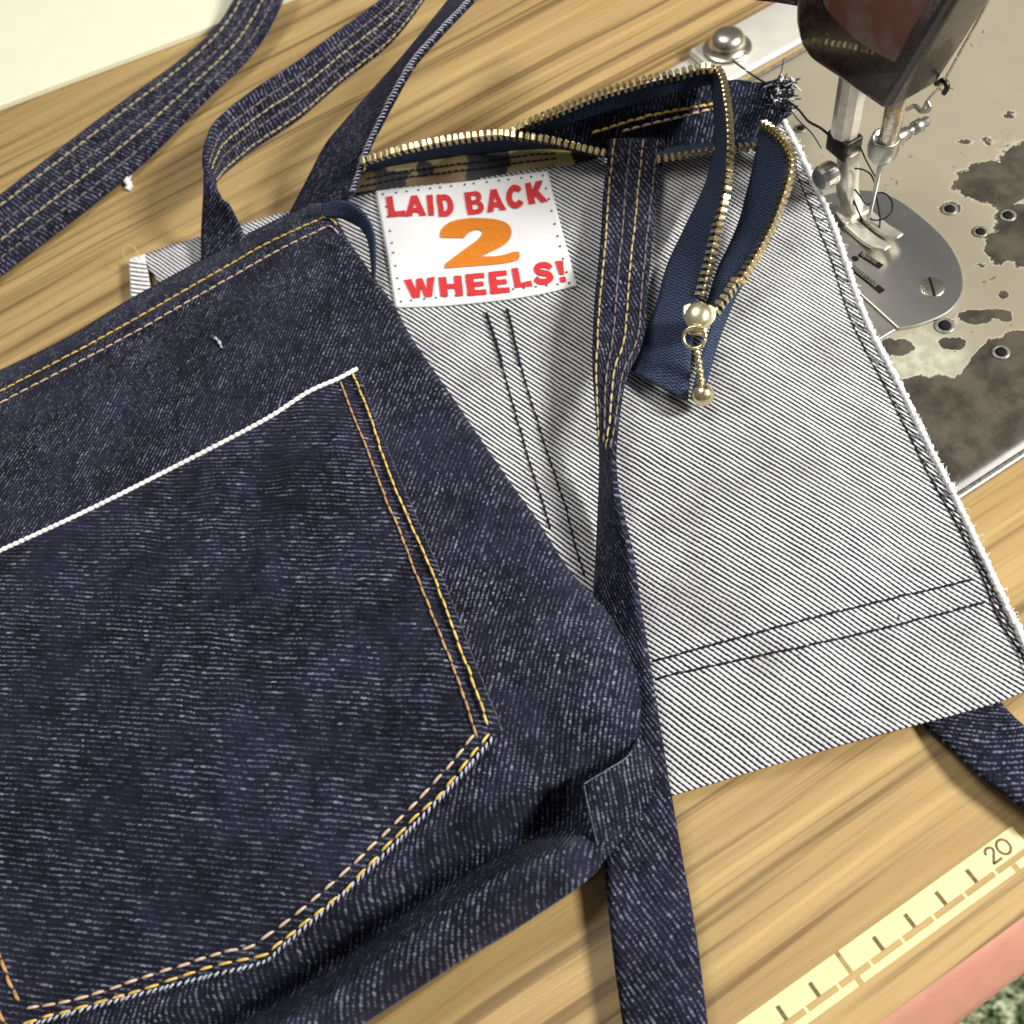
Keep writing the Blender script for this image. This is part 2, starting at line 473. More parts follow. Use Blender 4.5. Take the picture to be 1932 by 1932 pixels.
q = g.n('ShaderNodeVertexColor'); q.layer_name = 'Col'
sep = g.n('ShaderNodeSeparateColor'); g.put(sep.inputs[0], q.outputs[0])
o_ = g.obj()
nz = g.noise(o_, 2.2, 5., .62); nf = g.noise(o_, 9., 3.); nb = g.noise(o_, .7, 3.)
val = g.add(sep.outputs[0], g.add(g.mul(g.sub(nz, .5), 1.25), g.mul(g.sub(nf, .5), .25)))
chip = g.math('MAXIMUM', g.ramp(val, .45, .55), g.mul(g.ramp(g.noise(o_, 1.9, 3., .6, 1.2), .69, .71), .8))
rim = g.mul(g.ramp(val, .34, .46), g.sub(1., chip))
paint = g.mix(nb, (.27, .24, .175), (.335, .30, .22))
paint = g.mix(g.ramp(nf, .62, .8, 0., .4), paint, (.30, .24, .16))
paint = g.mix(g.mul(sep.outputs[1], g.ramp(nz, .35, .65, .3, 1.)), paint, (.50, .51, .40))
paint = g.mix(g.mul(rim, .55), paint, (.52, .49, .38))
metal = g.mix(g.ramp(g.noise(o_, 1.1, 4., .6), .3, .7), (.038, .033, .025), (.095, .083, .064))
metal = g.mix(g.ramp(nf, .6, .8, 0., .5), metal, (.17, .15, .12))
g.color(g.mix(chip, paint, metal))
g.rough(g.mix(chip, (.5, .5, .5), (.36, .36, .36)))
g.bump(g.sub(g.mul(nf, .12), chip), .018, .8)
m_bed = g.m
g = G('carpet_pile', .95, 0., .05); nz = g.noise(g.obj(), .9, 3.)
c = g.mix(g.ramp(nz, .35, .65), (.10, .16, .06), (.80, .85, .62)); g.color(c); m_carpet = g.m
g = G('painted_reflection', .3, 0., .5); nz = g.noise(g.obj(), .8, 2.)
g.color(g.mix(g.ramp(nz, .4, .6), (.16, .05, .03), (.19, .15, .13))); m_reflection = g.m  # dim red and white reflection, put into the colour

# ------------------------------------------------------------------ the table, floor
table = thing('sewing_table', 'wood-grain laminate sewing table with printed cream ruler along its pink edge', 'table', (10, 15, 0))
YE = -1.42
acc = Acc(); acc.add(*box_geo((-60, YE, -2.4), (75, 95, 0)))
mk('tabletop', acc.v, acc.f, m_wood, table, smooth=False)
V, Fc = [], []
prof = [(YE, -.02), (YE - .05, -.03), (YE - .2, -.14), (YE - .9, -.9), (YE - 1.05, -1.25), (YE - 1.0, -2.2), (YE, -2.39)]
for xx in (-60, 75): V += [(xx, a, b) for a, b in prof]
n = len(prof)
Fc = [(i, i + 1, n + i + 1, n + i) for i in range(n - 1)] + [tuple(range(n))[::-1], tuple(range(n, 2 * n))]
mk('edge_trim', V, Fc, m_trim, table)
# printed ruler: cream bands are thin ink sheets, brown ticks lie on them
def sheet(name, x0, x1, y0, y1, z, mat, parent):
    return mk(name, [(x0, y0, z), (x1, y0, z), (x1, y1, z), (x0, y1, z)], [(0, 1, 2, 3)], mat, parent, smooth=False)
tick0 = 4.80                                  # the long mark "15"
band = sheet('ruler_band', -12, 10.45, -.22, .34, .004, m_cream, table)
for k in range(-14, 6):
    xt = tick0 + k * .993
    if k % 5 == 0 and k != 5:
        sheet('tick_mark', xt - .06, xt + .06, -.235, .345, .008, m_wood, band)
    elif k != 5:
        t = sheet('tick_mark', xt - .055, xt + .055, -.225, .14, .008, m_brown, band)
for k in range(-14, 5):
    xc = tick0 + (k + .5) * .993 + .04
    sheet('ruler_link', xc - .035, xc + .035, -.37, -.22, .0045, m_cream, band)
for k in range(-3, 2):
    x0 = tick0 + k * 5 * .993 + .12
    sheet('ruler_band_narrow', x0, min(x0 + 5 * .993 - .16, 12), -.55, -.37, .004, m_cream, table)
# the figure 20
acc = Acc()
def digit(path, w):
    c = crom(path, 40); T = np.gradient(c, axis=0); T /= np.linalg.norm(T, axis=1)[:, None]
    N = np.stack([-T[:, 1], T[:, 0]], 1) * w / 2
    V = [(*p, .0085) for p in np.vstack([c + N, c - N])]
    acc.add(V, [(i, i + 1, 40 + i + 1, 40 + i) for i in range(39)])
dx = 9.42
digit([(dx + .0, .14), (dx + .03, .22), (dx + .12, .26), (dx + .22, .22), (dx + .23, .13), (dx + .15, .04), (dx + .03, -.09), (dx + .02, -.11)], .065)
digit([(dx - .01, -.115), (dx + .28, -.115)], .06)
digit([(dx + .50 + .165 * math.cos(a), .07 + .185 * math.sin(a)) for a in np.linspace(0, 2 * math.pi, 17)], .065)
mk('ruler_number', acc.v, acc.f, m_brown, band, smooth=False)

fl = thing  # (alias kept short below)
acc = Acc(); acc.add(*box_geo((-150, -250, -75), (200, 200, -73)))
mk('floor', acc.v, acc.f, m_carpet, None, smooth=False, kind='structure')
acc = Acc()
p0 = at(1840, 1900, -72)
for i in range(5200):
    a, b = p0[0] + random.uniform(-14, 24), p0[1] + random.uniform(-16, 14)
    h = random.uniform(.7, 1.7); r = random.uniform(.12, .26); lx, ly = random.gauss(0, .4), random.gauss(0, .4)
    acc.add([(a - r, b - r * .6, -73), (a + r, b - r * .6, -73), (a, b + r, -73), (a + lx, b + ly, -73 + h)], [(0, 1, 3), (1, 2, 3), (2, 0, 3)])
acc.build('carpet_pile', m_carpet, None, smooth=False, kind='stuff', label='mottled green and white carpet pile under the table edge', category='carpet')

# ------------------------------------------------------------------ cream board, top left
c0, c1 = at(-250, 292, .3), at(413, 43, .3)
d = (c1 - c0)[:2]; d = d / np.linalg.norm(d); nn = np.array([-d[1], d[0]])
poly = [tuple(c0[:2]), tuple(c1[:2] + d * 6), tuple(c1[:2] + d * 6 + nn * 32), tuple(c0[:2] + nn * 32)]
o = mk('cream_board', *prism_geo(poly, .0, .3), m_paper, None, smooth=False, label='blank cream board lying on the table beyond the wide strap', category='board')
bevel(o, .06, 2)

# ------------------------------------------------------------------ sewing machine
N0 = at(1634, 423, .6)
def mloc(lx, ly, z): return (N0[0] + lx, N0[1] + ly, z)
def mshift(geo): return [(v[0] + N0[0], v[1] + N0[1], v[2]) for v in geo[0]], geo[1]
mach = thing('sewing_machine', 'old brown industrial sewing machine with worn beige bed and steel needle plate', 'sewing machine', (N0[0], N0[1], 0))
BZ = .3
xs = np.arange(10, 46.01, .14); ys = np.arange(8.42, 27.0, .14)
gx, gy = np.meshgrid(xs, ys, indexing='ij')
ed = np.minimum(gy - ys[0], ys[-1] - gy)
zz = BZ - .12 * np.clip(1 - ed / .35, 0, 1)**2
Vb = np.stack([gx, gy, zz], -1).reshape(-1, 3)
px, py = projv(Vb)
wear = np.zeros(len(Vb))
for cx, cy, rx, ry, s in [(1880, 345, 78, 42, 1), (1935, 305, 62, 42, .8), (1920, 425, 45, 42, 1), (1885, 465, 30, 34, .9), (1932, 480, 30, 30, .8), (1840, 597, 34, 14, 1), (1882, 592, 26, 9, .9),
                          (1795, 648, 28, 13, .95), (1893, 556, 11, 9, .9), (1791, 392, 30, 13, .6), (1785, 612, 30, 14, .6), (1690, 655, 36, 18, .9), (1815, 268, 26, 7, .55), (1905, 215, 20, 9, .6),
                          (1860, 265, 14, 12, .6), (1898, 600, 12, 8, .9), (1850, 500, 14, 6, .5), (1500, 215, 20, 12, .3)]:
    wear = np.maximum(wear, s * np.exp(-((((px - cx) / rx)**2 + ((py - cy) / ry)**2)**2) * .7))
cur = np.interp(px, [1600, 1650, 1701, 1763, 1812, 1838, 1865, 1932, 2100], [700, 700, 715, 712, 712, 672, 642, 622, 560])
low = sstep(-24, 26, py - cur)
wear = np.maximum(wear, low * 1.25)
wear = np.maximum(wear, np.clip(1 - (gy.ravel() - ys[0]) / .5, 0, 1) * .7)
pale = np.exp(-(((px - 1745) / 75)**2 + ((py - 672) / 55)**2)**2)
colr = np.stack([wear, pale, 0 * wear, 1 + 0 * wear], -1)
mk('bed', Vb, grid_faces(len(xs), len(ys)), m_bed, mach, col=colr)
for y0, y1 in ((8.2, 8.43), (26.98, 27.15)):
    bevel(mk('bed_rim', *box_geo((10, y0, .005), (46, y1, .2)), m_dull, mach, smooth=False), .08, 2)
# screw holes in the bed
hx, hf = lathe_geo([(.30, -.02), (.29, .025), (.24, .05), (.19, .045), (.16, .02), (.155, .006), (.15, .005)], 20)
hole_me = None
for (a, b, s) in [(1510, 243, .8), (1791, 395, 1), (1849, 438, .9), (1901, 407, 1), (1782, 615, 1.15), (1888, 665, 1)]:
    c = at(a, b, BZ)
    if hole_me is None:
        hole = mk('screw_hole', hx, hf, m_dull, mach); hole_me = hole.data
        pit_v, pit_f = lathe_geo([(.185, .046), (.08, .047)], 16)
    else:
        hole = link(bpy.data.objects.new('screw_hole', hole_me), mach)
    pit = mk('screw_pit', pit_v, pit_f, m_black, hole)
    hole.location = Vector(c) * CM; hole.scale = (s, s, 1)
# needle plate, slide plate
plate = [(-2.08, -4.06), (-1.37, -4.36), (-.42, -4.5), (.3, -4.3), (.85, -3.85), (1.3, -3.2), (1.65, -2.3), (1.78, -1.4), (1.8, -.4), (1.7, .5), (1.35, 1.2), (.76, 1.75), (0, 2.1), (-1, 2.3), (-2.08, 2.3)]
arc = crom(plate, 60)
nplate = bevel(mk('needle_plate', *mshift(prism_geo([tuple(p) for p in arc], BZ - .05, BZ + .12)), m_steel, mach, smooth=False), .05, 3, 60)
bevel(mk('slide_plate', *mshift(prism_geo([(-2.14, -4.02), (-2.14, 2.3), (-7, 2.3), (-7, -4.0)], BZ - .05, BZ + .10)), m_steel, mach, smooth=False), .04, 2)
PZ = BZ + .12
s0, s1 = at(1592, 492, PZ), at(1665, 551, PZ)
def slot(p, q, w, name):
    d = (q - p)[:2]; L = np.linalg.norm(d); d /= L; nn = np.array([-d[1], d[0]]) * w / 2
    quad = [tuple(p[:2] + nn), tuple(q[:2] + nn), tuple(q[:2] - nn), tuple(p[:2] - nn)]
    o = mk(name, [(a, b, PZ + .003) for a, b in quad], [(3, 2, 1, 0)], m_black, nplate, smooth=False)
    return o, d, L
for (a, b, k0, k1, nt) in [((1592, 492), (1665, 551), .05, .86, 15), ((1622, 478), (1663, 504), .1, .8, 7)]:
    p, q = at(*a, PZ), at(*b, PZ)
    _, d, L = slot(p, q, .26, 'feed_slot')
    acc = Acc()
    nn = np.array([-d[1], d[0]])
    for i in range(nt):
        c = p[:2] + d * L * (k0 + (k1 - k0) * i / nt); e = d * L * (k1 - k0) / nt * .5
        poly = [tuple(c + nn * .08), tuple(c + e + nn * .08), tuple(c + e - nn * .08), tuple(c - nn * .08)]
        acc.add(*prism_geo(poly, PZ, PZ + .07))
    acc.build('feed_dog', m_nickel, nplate, smooth=False)
c = at(1613, 488, PZ)
mk('plate_hole', *lathe_geo([(.13, .002), (.12, .004)], 16, (c[0], c[1], PZ)), m_black, nplate)
c = at(1758, 542, PZ)
scr = mk('plate_screw', *lathe_geo([(.42, -.01), (.42, .012), (.38, .03), (.1, .04), (.01, .041)], 28, (c[0], c[1], PZ)), m_nickel, nplate)
acc = Acc(); acc.add(*box_geo((-.40, -.045, PZ + .03), (.40, .045, PZ + .044)))
sl = mk('screw_slot', acc.v, acc.f, m_black, nplate, smooth=False)
sl.location = Vector((c[0], c[1], 0)) * CM; sl.rotation_euler.z = math.radians(60)
# head casting: a profile in (y, z) drawn through 2 cm along x
prof = [(-.72, 6.32), (2.75, 6.15), (3.35, 6.45), (3.65, 7.1), (3.8, 8.2), (3.7, 12.2), (2.6, 13.4), (-2.2, 13.4), (-2.8, 12.6), (-2.1, 10.6)]
n = len(prof); V = [mloc(-1, a, b) for a, b in prof] + [mloc(1.05, a, b) for a, b in prof]
Fc = [(i, (i + 1) % n, n + (i + 1) % n, n + i) for i in range(n)] + [tuple(range(n))[::-1], tuple(range(n, 2 * n))]
bevel(mk('head', V, Fc, m_enamel, mach, smooth=True), .38, 6, 20)
acc = Acc()
refl = crom([(-.7, 8.15), (0.4, 8.0), (1.6, 8.1), (2.5, 8.6), (2.6, 11), (-1.2, 11), (-1.0, 9.2), (-.7, 8.15)], 40)
mk('head_reflection', [mloc(-1.012, a, b) for a, b in refl[:-1]], [tuple(range(39))], m_reflection, mach, smooth=False)  # reflection on the enamel, painted as a thin coloured sheet
mk('tension_lever', *tube_geo([mloc(-.6, 3.7, 7.7), mloc(-1.0, 4.4, 7.6), mloc(-1.6, 5.0, 7.5)], [.28, .22, .06], 10), m_enamel, mach)
# presser bar, foot
def cyl(name, prof, lx, ly, mat, axis='z', z=0, seg=24, parent=None):
    return mk(name, *lathe_geo(prof, seg, mloc(lx, ly, z), axis), mat, parent or mach)
mk('presser_bar', *lathe_geo([(.40, 3.45), (.46, 3.5), (.46, 7.0), (.4, 7.05)], 10, mloc(0, 1.7, 0)), m_satin, mach, smooth=False)
acc = Acc(); acc.add(*mshift(box_geo((-.38, 1.15, 2.7), (.38, 2.15, 3.5))))
blk = bevel(mk('presser_block', acc.v, acc.f, m_darksteel, mach), .1, 3)
foot = thing_parent = mach
shk = [(-.30, 1.68, 3.0), (-.30, 1.05, 3.0), (-.30, .80, 1.5), (-.30, .45, .95), (-.30, .45, .70), (-.30, 1.15, .70), (-.30, 1.45, 1.5)]
n = len(shk); V = [mloc(a, b, c) for a, b, c in shk] + [mloc(.22, b, c) for a, b, c in shk]
Fc = [(i, (i + 1) % n, n + (i + 1) % n, n + i) for i in range(n)] + [tuple(range(n))[::-1], tuple(range(n, 2 * n))]
pfoot = bevel(mk('presser_foot', V, Fc, m_satin, mach, smooth=True), .06, 3)
def toe(x0, x1, y_tip, w_tip):
    yy = np.linspace(.95, y_tip, 12); k = np.linspace(0, 1, 12)
    zc = .56 + .30 * np.clip((k - .55) / .45, 0, 1)**2 + .22 * np.clip((.2 - k) / .2, 0, 1)
    th = .20 - .08 * k
    V, Fc = [], []
    for y_, z_, t_, kk in zip(yy, zc, th, k):
        e = .10 * max(0, kk - .8) / .2
        for (xx, dz) in ((x0 + e, -t_ / 2), (x1 - e * w_tip, -t_ / 2), (x1 - e * w_tip, t_ / 2), (x0 + e, t_ / 2)): V.append(mloc(xx, y_, z_ + dz))
    for i in range(11):
        for j in range(4): Fc.append((i * 4 + j, i * 4 + (j + 1) % 4, (i + 1) * 4 + (j + 1) % 4, (i + 1) * 4 + j))
    Fc += [(3, 2, 1, 0), (44, 45, 46, 47)]
    return bevel(mk('toe', V, Fc, m_satin, pfoot, smooth=True), .035, 2, 40)
toe(-.62, -.13, -1.45, 1); toe(.07, .55, -1.3, 1)
acc = Acc(); acc.add(*mshift(box_geo((-.62, .35, .48), (.55, 1.02, .72))))
bevel(mk('foot_base', acc.v, acc.f, m_satin, pfoot), .07, 3)
V, Fc = lathe_geo([(.2, -.25), (.2, -.4), (.40, -.43), (.44, -.5), (.44, -.95), (.36, -1.06), (.05, -1.08)], 16, mloc(0, 1.5, 2.2), 'x')
V = [(v[0], v[1], v[2]) if 0 else v for v in V]
mk('foot_screw', V, Fc, m_steel, mach, smooth=False)
# needle bar, clamp, needle
cyl('needle_bar', [(.29, 4.3), (.31, 4.35), (.31, 7.0), (.2, 7.05)], .0, -.18, m_nickel)
clamp = cyl('needle_clamp', [(.1, 3.52), (.34, 3.6), (.46, 3.8), (.50, 4.1), (.46, 4.42), (.42, 4.5), (.36, 4.44), (.33, 4.36)], 0, -.05, m_steel)
V, Fc = lathe_geo([(.20, .2), (.24, .35), (.22, .75), (.16, .8), (.16, 1.0), (.22, 1.03), (.23, 1.3), (.17, 1.36), (.17, 1.55), (.13, 1.62), (.02, 1.64)], 18, mloc(.1, -.12, 4.2), 'x')
mk('clamp_screw', V, Fc, m_steel, clamp)
mk('needle', *tube_geo([mloc(0, -.08, z) for z in (3.7, 3.0, 2.0, 1.0, .72, .5)], [.085, .085, .07, .06, .045, .012], 10), m_steel, mach)
# wire thread guides on the operator's side of the head
def onx(px, py, lx):
    r = ray(px, py); t = (N0[0] + lx) / r[0]
    return tuple(np.array([0, 0, H]) + r * t)
mk('thread_guide', *tube_geo(crom([onx(*p, 1.1) for p in [(1712, 206), (1726, 200), (1740, 211), (1754, 205), (1748, 190)]], 24), .075, 8), m_steel, mach)
mk('thread_guide', *tube_geo(crom([onx(*p, 1.1) for p in [(1766, 158), (1780, 152), (1787, 164), (1781, 176)]], 20), .085, 8), m_darksteel, mach)
mk('guide_rod', *tube_geo(crom([onx(*p, 1.1) for p in [(1740, 208), (1752, 186), (1781, 152), (1815, 92), (1850, 30), (1885, -40)]], 40), .045, 8), m_nickel, mach)

# metal hinge bar let into the table behind the bed
q0, q1 = at(1297, 92, .5), at(1386, 147, .5)
hb = thing('hinge_bar', 'bright steel hinge bar with one large domed bolt beside the machine bed', 'hinge', (q0[0] + 3, (q0[1] + q1[1]) / 2, 0))
hx0, hy1, hy0 = q0[0], q0[1], q1[1] + .05
acc = Acc(); acc.add(*box_geo((hx0, hy0, .12), (hx0 + 14, hy1, .5)))
bevel(mk('plate', acc.v, acc.f, m_bright, hb), .18, 4)
acc = Acc(); acc.add(*box_geo((hx0 - 6, hy0 + .15, .004), (hx0 + 14, hy1 - .1, .12)))
bevel(mk('base_plate', acc.v, acc.f, m_bright, hb), .03, 2)
acc = Acc(); acc.add(*box_geo((hx0 + 1.0, hy0 - .75, .004), (hx0 + 14, hy0 - .03, .06)))
mk('gap_shade', acc.v, acc.f, m_black, hb, smooth=False)  # flat black strip painting the shade in the gap beside the bar
c = at(1372, 88, .6)
bolt = mk('bolt', *lathe_geo([(.98, .5), (1.0, .56), (.92, .62), (.72, .66), (.70, .9), (.62, 1.1), (.42, 1.24), (.18, 1.28), (.02, 1.285)], 28, (c[0], c[1], 0)), m_nickel, hb)

# ------------------------------------------------------------------ heights of the two cloth panels (reading-grid x, y -> cm)
zG0 = tps([(1960, 1290, .6), (1878, 1326, .6), (1739, 1364, .7), (1478, 1438, .5), (1293, 1493, .5), (1855, 1046, .55), (1806, 943, .6), (1756, 844, .7), (1653, 639, .85), (1567, 407, 1.1), (1508, 281, 1.5), (1480, 215, 1.7),
          (1428, 277, 1.9), (1254, 295, 2.2), (1135, 291, 2.2), (1069, 308, 2.2), (870, 341, 2.0), (705, 357, 1.6), (546, 397, .7), (377, 446, .45), (243, 486, .35), (900, 600, 1.25), (760, 600, 1.1), (1000, 1000, .55), (1118, 1118, .4), (1060, 800, .8),
          (1180, 900, .65), (400, 800, .25), (700, 1300, .25), (900, 1600, .25), (1600, 1000, .95), (1400, 850, 1.0), (1300, 1200, .75), (1500, 600, 1.25), (1650, 1200, .7), (1500, 1300, .8), (1300, 650, 1.2), (1200, 480, 1.7), (1400, 420, 1.6), (950, 450, 1.65)])
def zG(px, py):
    px = np.asarray(px, float); py = np.asarray(py, float)
    r = .13 * wav(px * .8 + py * .6, py * .8 - px * .6, 240, 120, 3.1) + .012 * wav(px, py, 60, 60, 9.2)
    return np.maximum(zG0(px, py) + r * sstep(300, 800, px + py * .2), .45)
zF0 = tps([(-60, 730, .8), (0, 698, .85), (248, 562, .95), (463, 443, 1.3), (560, 395, 1.8), (625, 388, 2.1), (659, 456, 2.2), (706, 520, 2.1), (745, 579, 1.9), (300, 800, 1.8), (600, 600, 2.35), (800, 900, 2.5), (500, 1000, 2.5), (0, 1000, 2.1),
          (851, 745, 1.75), (970, 920, 1.65), (1072, 1072, 1.6), (1118, 1122, 1.7), (1000, 1200, 2.6), (800, 1300, 2.7), (400, 1400, 2.5), (0, 1500, 2.3), (900, 1430, 2.6), (1185, 1228, 1.9), (1212, 1330, 1.9), (1110, 1340, 2.45),
          (600, 1620, 2.0), (300, 1760, 1.8), (0, 1860, 1.7), (1000, 1515, 2.0), (870, 1590, 1.9), (738, 1670, 1.85), (640, 1735, 1.8), (500, 1822, 1.75), (250, 1925, 1.65), (0, 2000, 1.6),
          (1130, 1640, 1.6), (900, 1790, 1.6), (650, 1930, 1.6), (300, 2110, 1.5), (-60, 2250, 1.5), (1190, 1420, 1.8), (1120, 1440, 1.5), (1070, 1500, 1.5)], .0005)
CREST = crom([(1150, 1596), (1095, 1602), (1045, 1614), (970, 1644), (870, 1704), (800, 1752), (738, 1798), (640, 1866), (530, 1936), (300, 2050), (-80, 2210)], 160)
def ridge(px, py, z):
    sh = np.asarray(px).shape; q = np.stack([np.ravel(px), np.ravel(py)], -1)
    dd = ((q[:, None] - CREST[None])**2).sum(-1); i = dd.argmin(1); d = np.sqrt(dd.min(1))
    T = np.gradient(CREST, axis=0)[i]; T /= np.linalg.norm(T, axis=1)[:, None]
    v = q - CREST[i]; sd = np.where(T[:, 0] * v[:, 1] - T[:, 1] * v[:, 0] > 0, d, -d)      # + on the pocket side
    zz = np.ravel(z)
    low = 2.85 - 1.2 * np.clip(-sd / 85, 0, 1.3)**2
    flank = 2.85 - 2.5 * sstep(2, 46, sd)
    back = .35 + (zz - .35) * sstep(44, 140, sd)
    out = np.where(sd < 0, low, np.where(sd < 45, flank, back))
    k = 1 - sstep(1062, 1118, q[:, 0])
    return (zz * (1 - k) + out * k).reshape(sh)
TOPF = [(-60, 730), (0, 698), (122, 639), (248, 562), (380, 489), (463, 443), (560, 396), (605, 383), (628, 396)]
_tf = crom(TOPF, 200)
def zF(px, py):
    px = np.asarray(px, float); py = np.asarray(py, float)
    t = py - np.interp(px, _tf[:, 0], _tf[:, 1])
    hem = .10 * (1 - sstep(66, 80, t)) * (px < 640)
    groove = -.05 * np.exp(-((t - 42) / 6.)**2) * (px < 640) - .05 * np.exp(-((t - 62) / 6.)**2) * (px < 640)
    body = sstep(60, 220, t)
    r = (.17 * wav(px + py * .35, py, 95, 240, 5.3) + .06 * wav(px, py, 50, 75, 1.3)) * (1 - .6 * sstep(1350, 1600, py + px * .15)) + .012 * wav(px, py, 22, 26, 8.3)
    z0 = zF0(px, py)
    m = py > 1330
    z0 = np.where(m, ridge(px, py, z0), z0) if np.any(m) else z0
    return np.maximum(z0 + hem + groove + r * (.35 + .65 * body), .16)


# ------------------------------------------------------------------ inside-out bag
ibag = thing('inside_out_bag', 'inside-out denim bag with pale twill inner side, sewn white label and open brass zip', 'bag', (12, 15, 0))
G_top = [(262, 482), (377, 446), (546, 397), (658, 364), (870, 341), (1069, 308), (1135, 292), (1254, 297), (1353, 284), (1428, 274), (1480, 228)]
G_right = [(1480, 228), (1508, 281), (1531, 331), (1567, 407), (1591, 473), (1624, 572), (1653, 639), (1703, 735), (1756, 844), (1806, 943), (1855, 1046), (1892, 1125), (1932, 1208), (1962, 1290)]
G_bot = [(1130, 1546), (1293, 1493), (1478, 1438), (1624, 1395), (1739, 1364), (1878, 1326), (1962, 1290)]
G_left = [(262, 482), (500, 800), (830, 1180), (1130, 1546)]
panel('inner_panel', (G_top, G_bot, G_left, G_right), 250, 220, zG, m_grey, ibag, .11)
# white bound edge at its far-left corner
tabz = lambda a, b: zG(a, b) + .02
panel('bound_corner', ([(243, 487), (272, 479)], [(247, 566), (284, 550)], [(243, 487), (247, 566)], [(272, 479), (284, 550)]), 10, 20, tabz, m_cotton, ibag, .12)
acc = Acc()
for k in range(9):
    p, q = (245 + k * .4, 495 + k * 8), (279 + k * .9, 490 + k * 8 + 9)
    acc.add(*tube_geo([at(p[0], p[1], float(tabz(*p)) + .03), at((p[0] + q[0]) / 2, (p[1] + q[1]) / 2, float(tabz(*p)) + .06), at(q[0], q[1], float(tabz(*q)) + .03)], .02, 5))
acc.build('binding_threads', m_lav, ibag, kind='stuff')
# dark stitched seams on the pale side
for nm, path in (('seam_stitching', [(1225, 1249), (1293, 1231), (1458, 1186), (1591, 1151), (1756, 1112), (1855, 1089)]),
                 ('seam_stitching', [(1235, 1284), (1293, 1267), (1524, 1218), (1723, 1171), (1872, 1132)]),
                 ('dart_stitching', [(917, 587), (933, 639), (950, 698), (973, 781), (1003, 884), (1023, 946), (1044, 1020)]),
                 ('dart_stitching', [(955, 580), (970, 639), (989, 715), (1013, 791), (1036, 864), (1066, 953), (1085, 1029), (1108, 1100)])):
    stitch_row(nm, path, zG, .42, .03, .038, m_ink, ibag, lift=.03)
stitch_row('dart_stitching', [(917, 587), (933, 639), (950, 698)], zG, .3, .0, .06, m_ink, ibag, lift=.04)
stitch_row('dart_stitching', [(955, 580), (970, 639), (984, 700)], zG, .3, .0, .055, m_ink, ibag, lift=.04)
# overlocked right edge: a lumpy white roll, a dark chain line and slanted dark loops
c = crom(G_right, 420)
inw = np.array([-1., .12])
zr = zG(c[:, 0], c[:, 1])
P = atv(c[:, 0] - 2, c[:, 1], zr + .03)
P += np.array([[noise.noise((i * .35, 3, k)) * .05 for k in range(3)] for i in range(len(P))])
rad = .10 + .035 * np.array([noise.noise((i * .55, 7.7, 0)) for i in range(len(P))]) + .02 * np.sin(np.arange(len(P)) * 1.3)
mk('overlock_roll', *tube_geo(P, rad, 10), m_cotton, ibag, kind='stuff')
chain = [(1462, 246), (1490, 300), (1512, 350), (1542, 425), (1568, 490), (1600, 590), (1630, 655), (1662, 715), (1690, 770), (1722, 835), (1756, 902), (1809, 998), (1852, 1086), (1888, 1175), (1938, 1245)]
stitch_row('overlock_chain', chain, zG, .34, .02, .025, m_ink, ibag, lift=.02)
ci = crom(chain, 420)
acc = Acc()
for i in range(4, 412, 9):
    j = min(i + 6, 419)
    a = np.array([ci[i, 0], ci[i, 1]]); b = c[j] - np.array([9, -4]); 
    mid = (a + b) / 2 + np.random.RandomState(i).uniform(-2, 2, 2)
    q = crom([a, mid, b], 7)
    Pq = atv(q[:, 0], q[:, 1], zG(q[:, 0], q[:, 1]) + np.linspace(.03, .12, 7))
    acc.add(*tube_geo(Pq, .019, 5))
acc.build('overlock_loops', m_ink, ibag, kind='stuff')
acc = Acc()
rs = np.random.RandomState(4)
for i in range(700):      # loose cotton fibres standing off the cut edge
    k = rs.randint(5, 415); st = P[k] + rs.normal(0, .05, 3)
    dr = np.array([rs.normal(.5, .5), rs.normal(-.2, .6), rs.normal(.1, .25)]) * rs.uniform(.05, .13)
    acc.add(*tube_geo([st, st + dr * .5 + rs.normal(0, .02, 3), st + dr], .012, 3, False))
acc.build('edge_fibres', m_cotton, ibag, kind='stuff')

# sewn label
lz = lambda a, b: zG(a, b) + .07
lab = panel('label_patch', ([(707, 360), (790, 351), (870, 343), (955, 333), (1034, 322)], [(745, 580), (830, 577), (930, 568), (1010, 556), (1089, 539)], [(707, 360), (722, 440), (745, 580)], [(1034, 322), (1058, 425), (1089, 539)]), 60, 50, lz, m_white, ibag, .05)
def Z2(a, b): return ((1000 + a / 1.932) * .63889, b / 1.932 * .63889)
def arcp(cx, cy, rx, ry, a0, a1, n=10):
    return [(cx + rx * math.cos(math.radians(a)), cy + ry * math.sin(math.radians(a))) for a in np.linspace(a0, a1, n)]
def strokep(path, w, n=40):
    c = crom(path, n); T = np.gradient(c, axis=0); T /= np.linalg.norm(T, axis=1)[:, None]
    N = np.stack([-T[:, 1], T[:, 0]], 1) * w / 2
    return [tuple(p) for p in np.vstack([c + N, (c - N)[::-1]])]
S_PATH = [(.93, .33), (.82, .20), (.58, .13), (.32, .16), (.16, .29), (.27, .42), (.52, .49), (.76, .57), (.86, .71), (.70, .84), (.45, .87), (.20, .81), (.05, .66)]
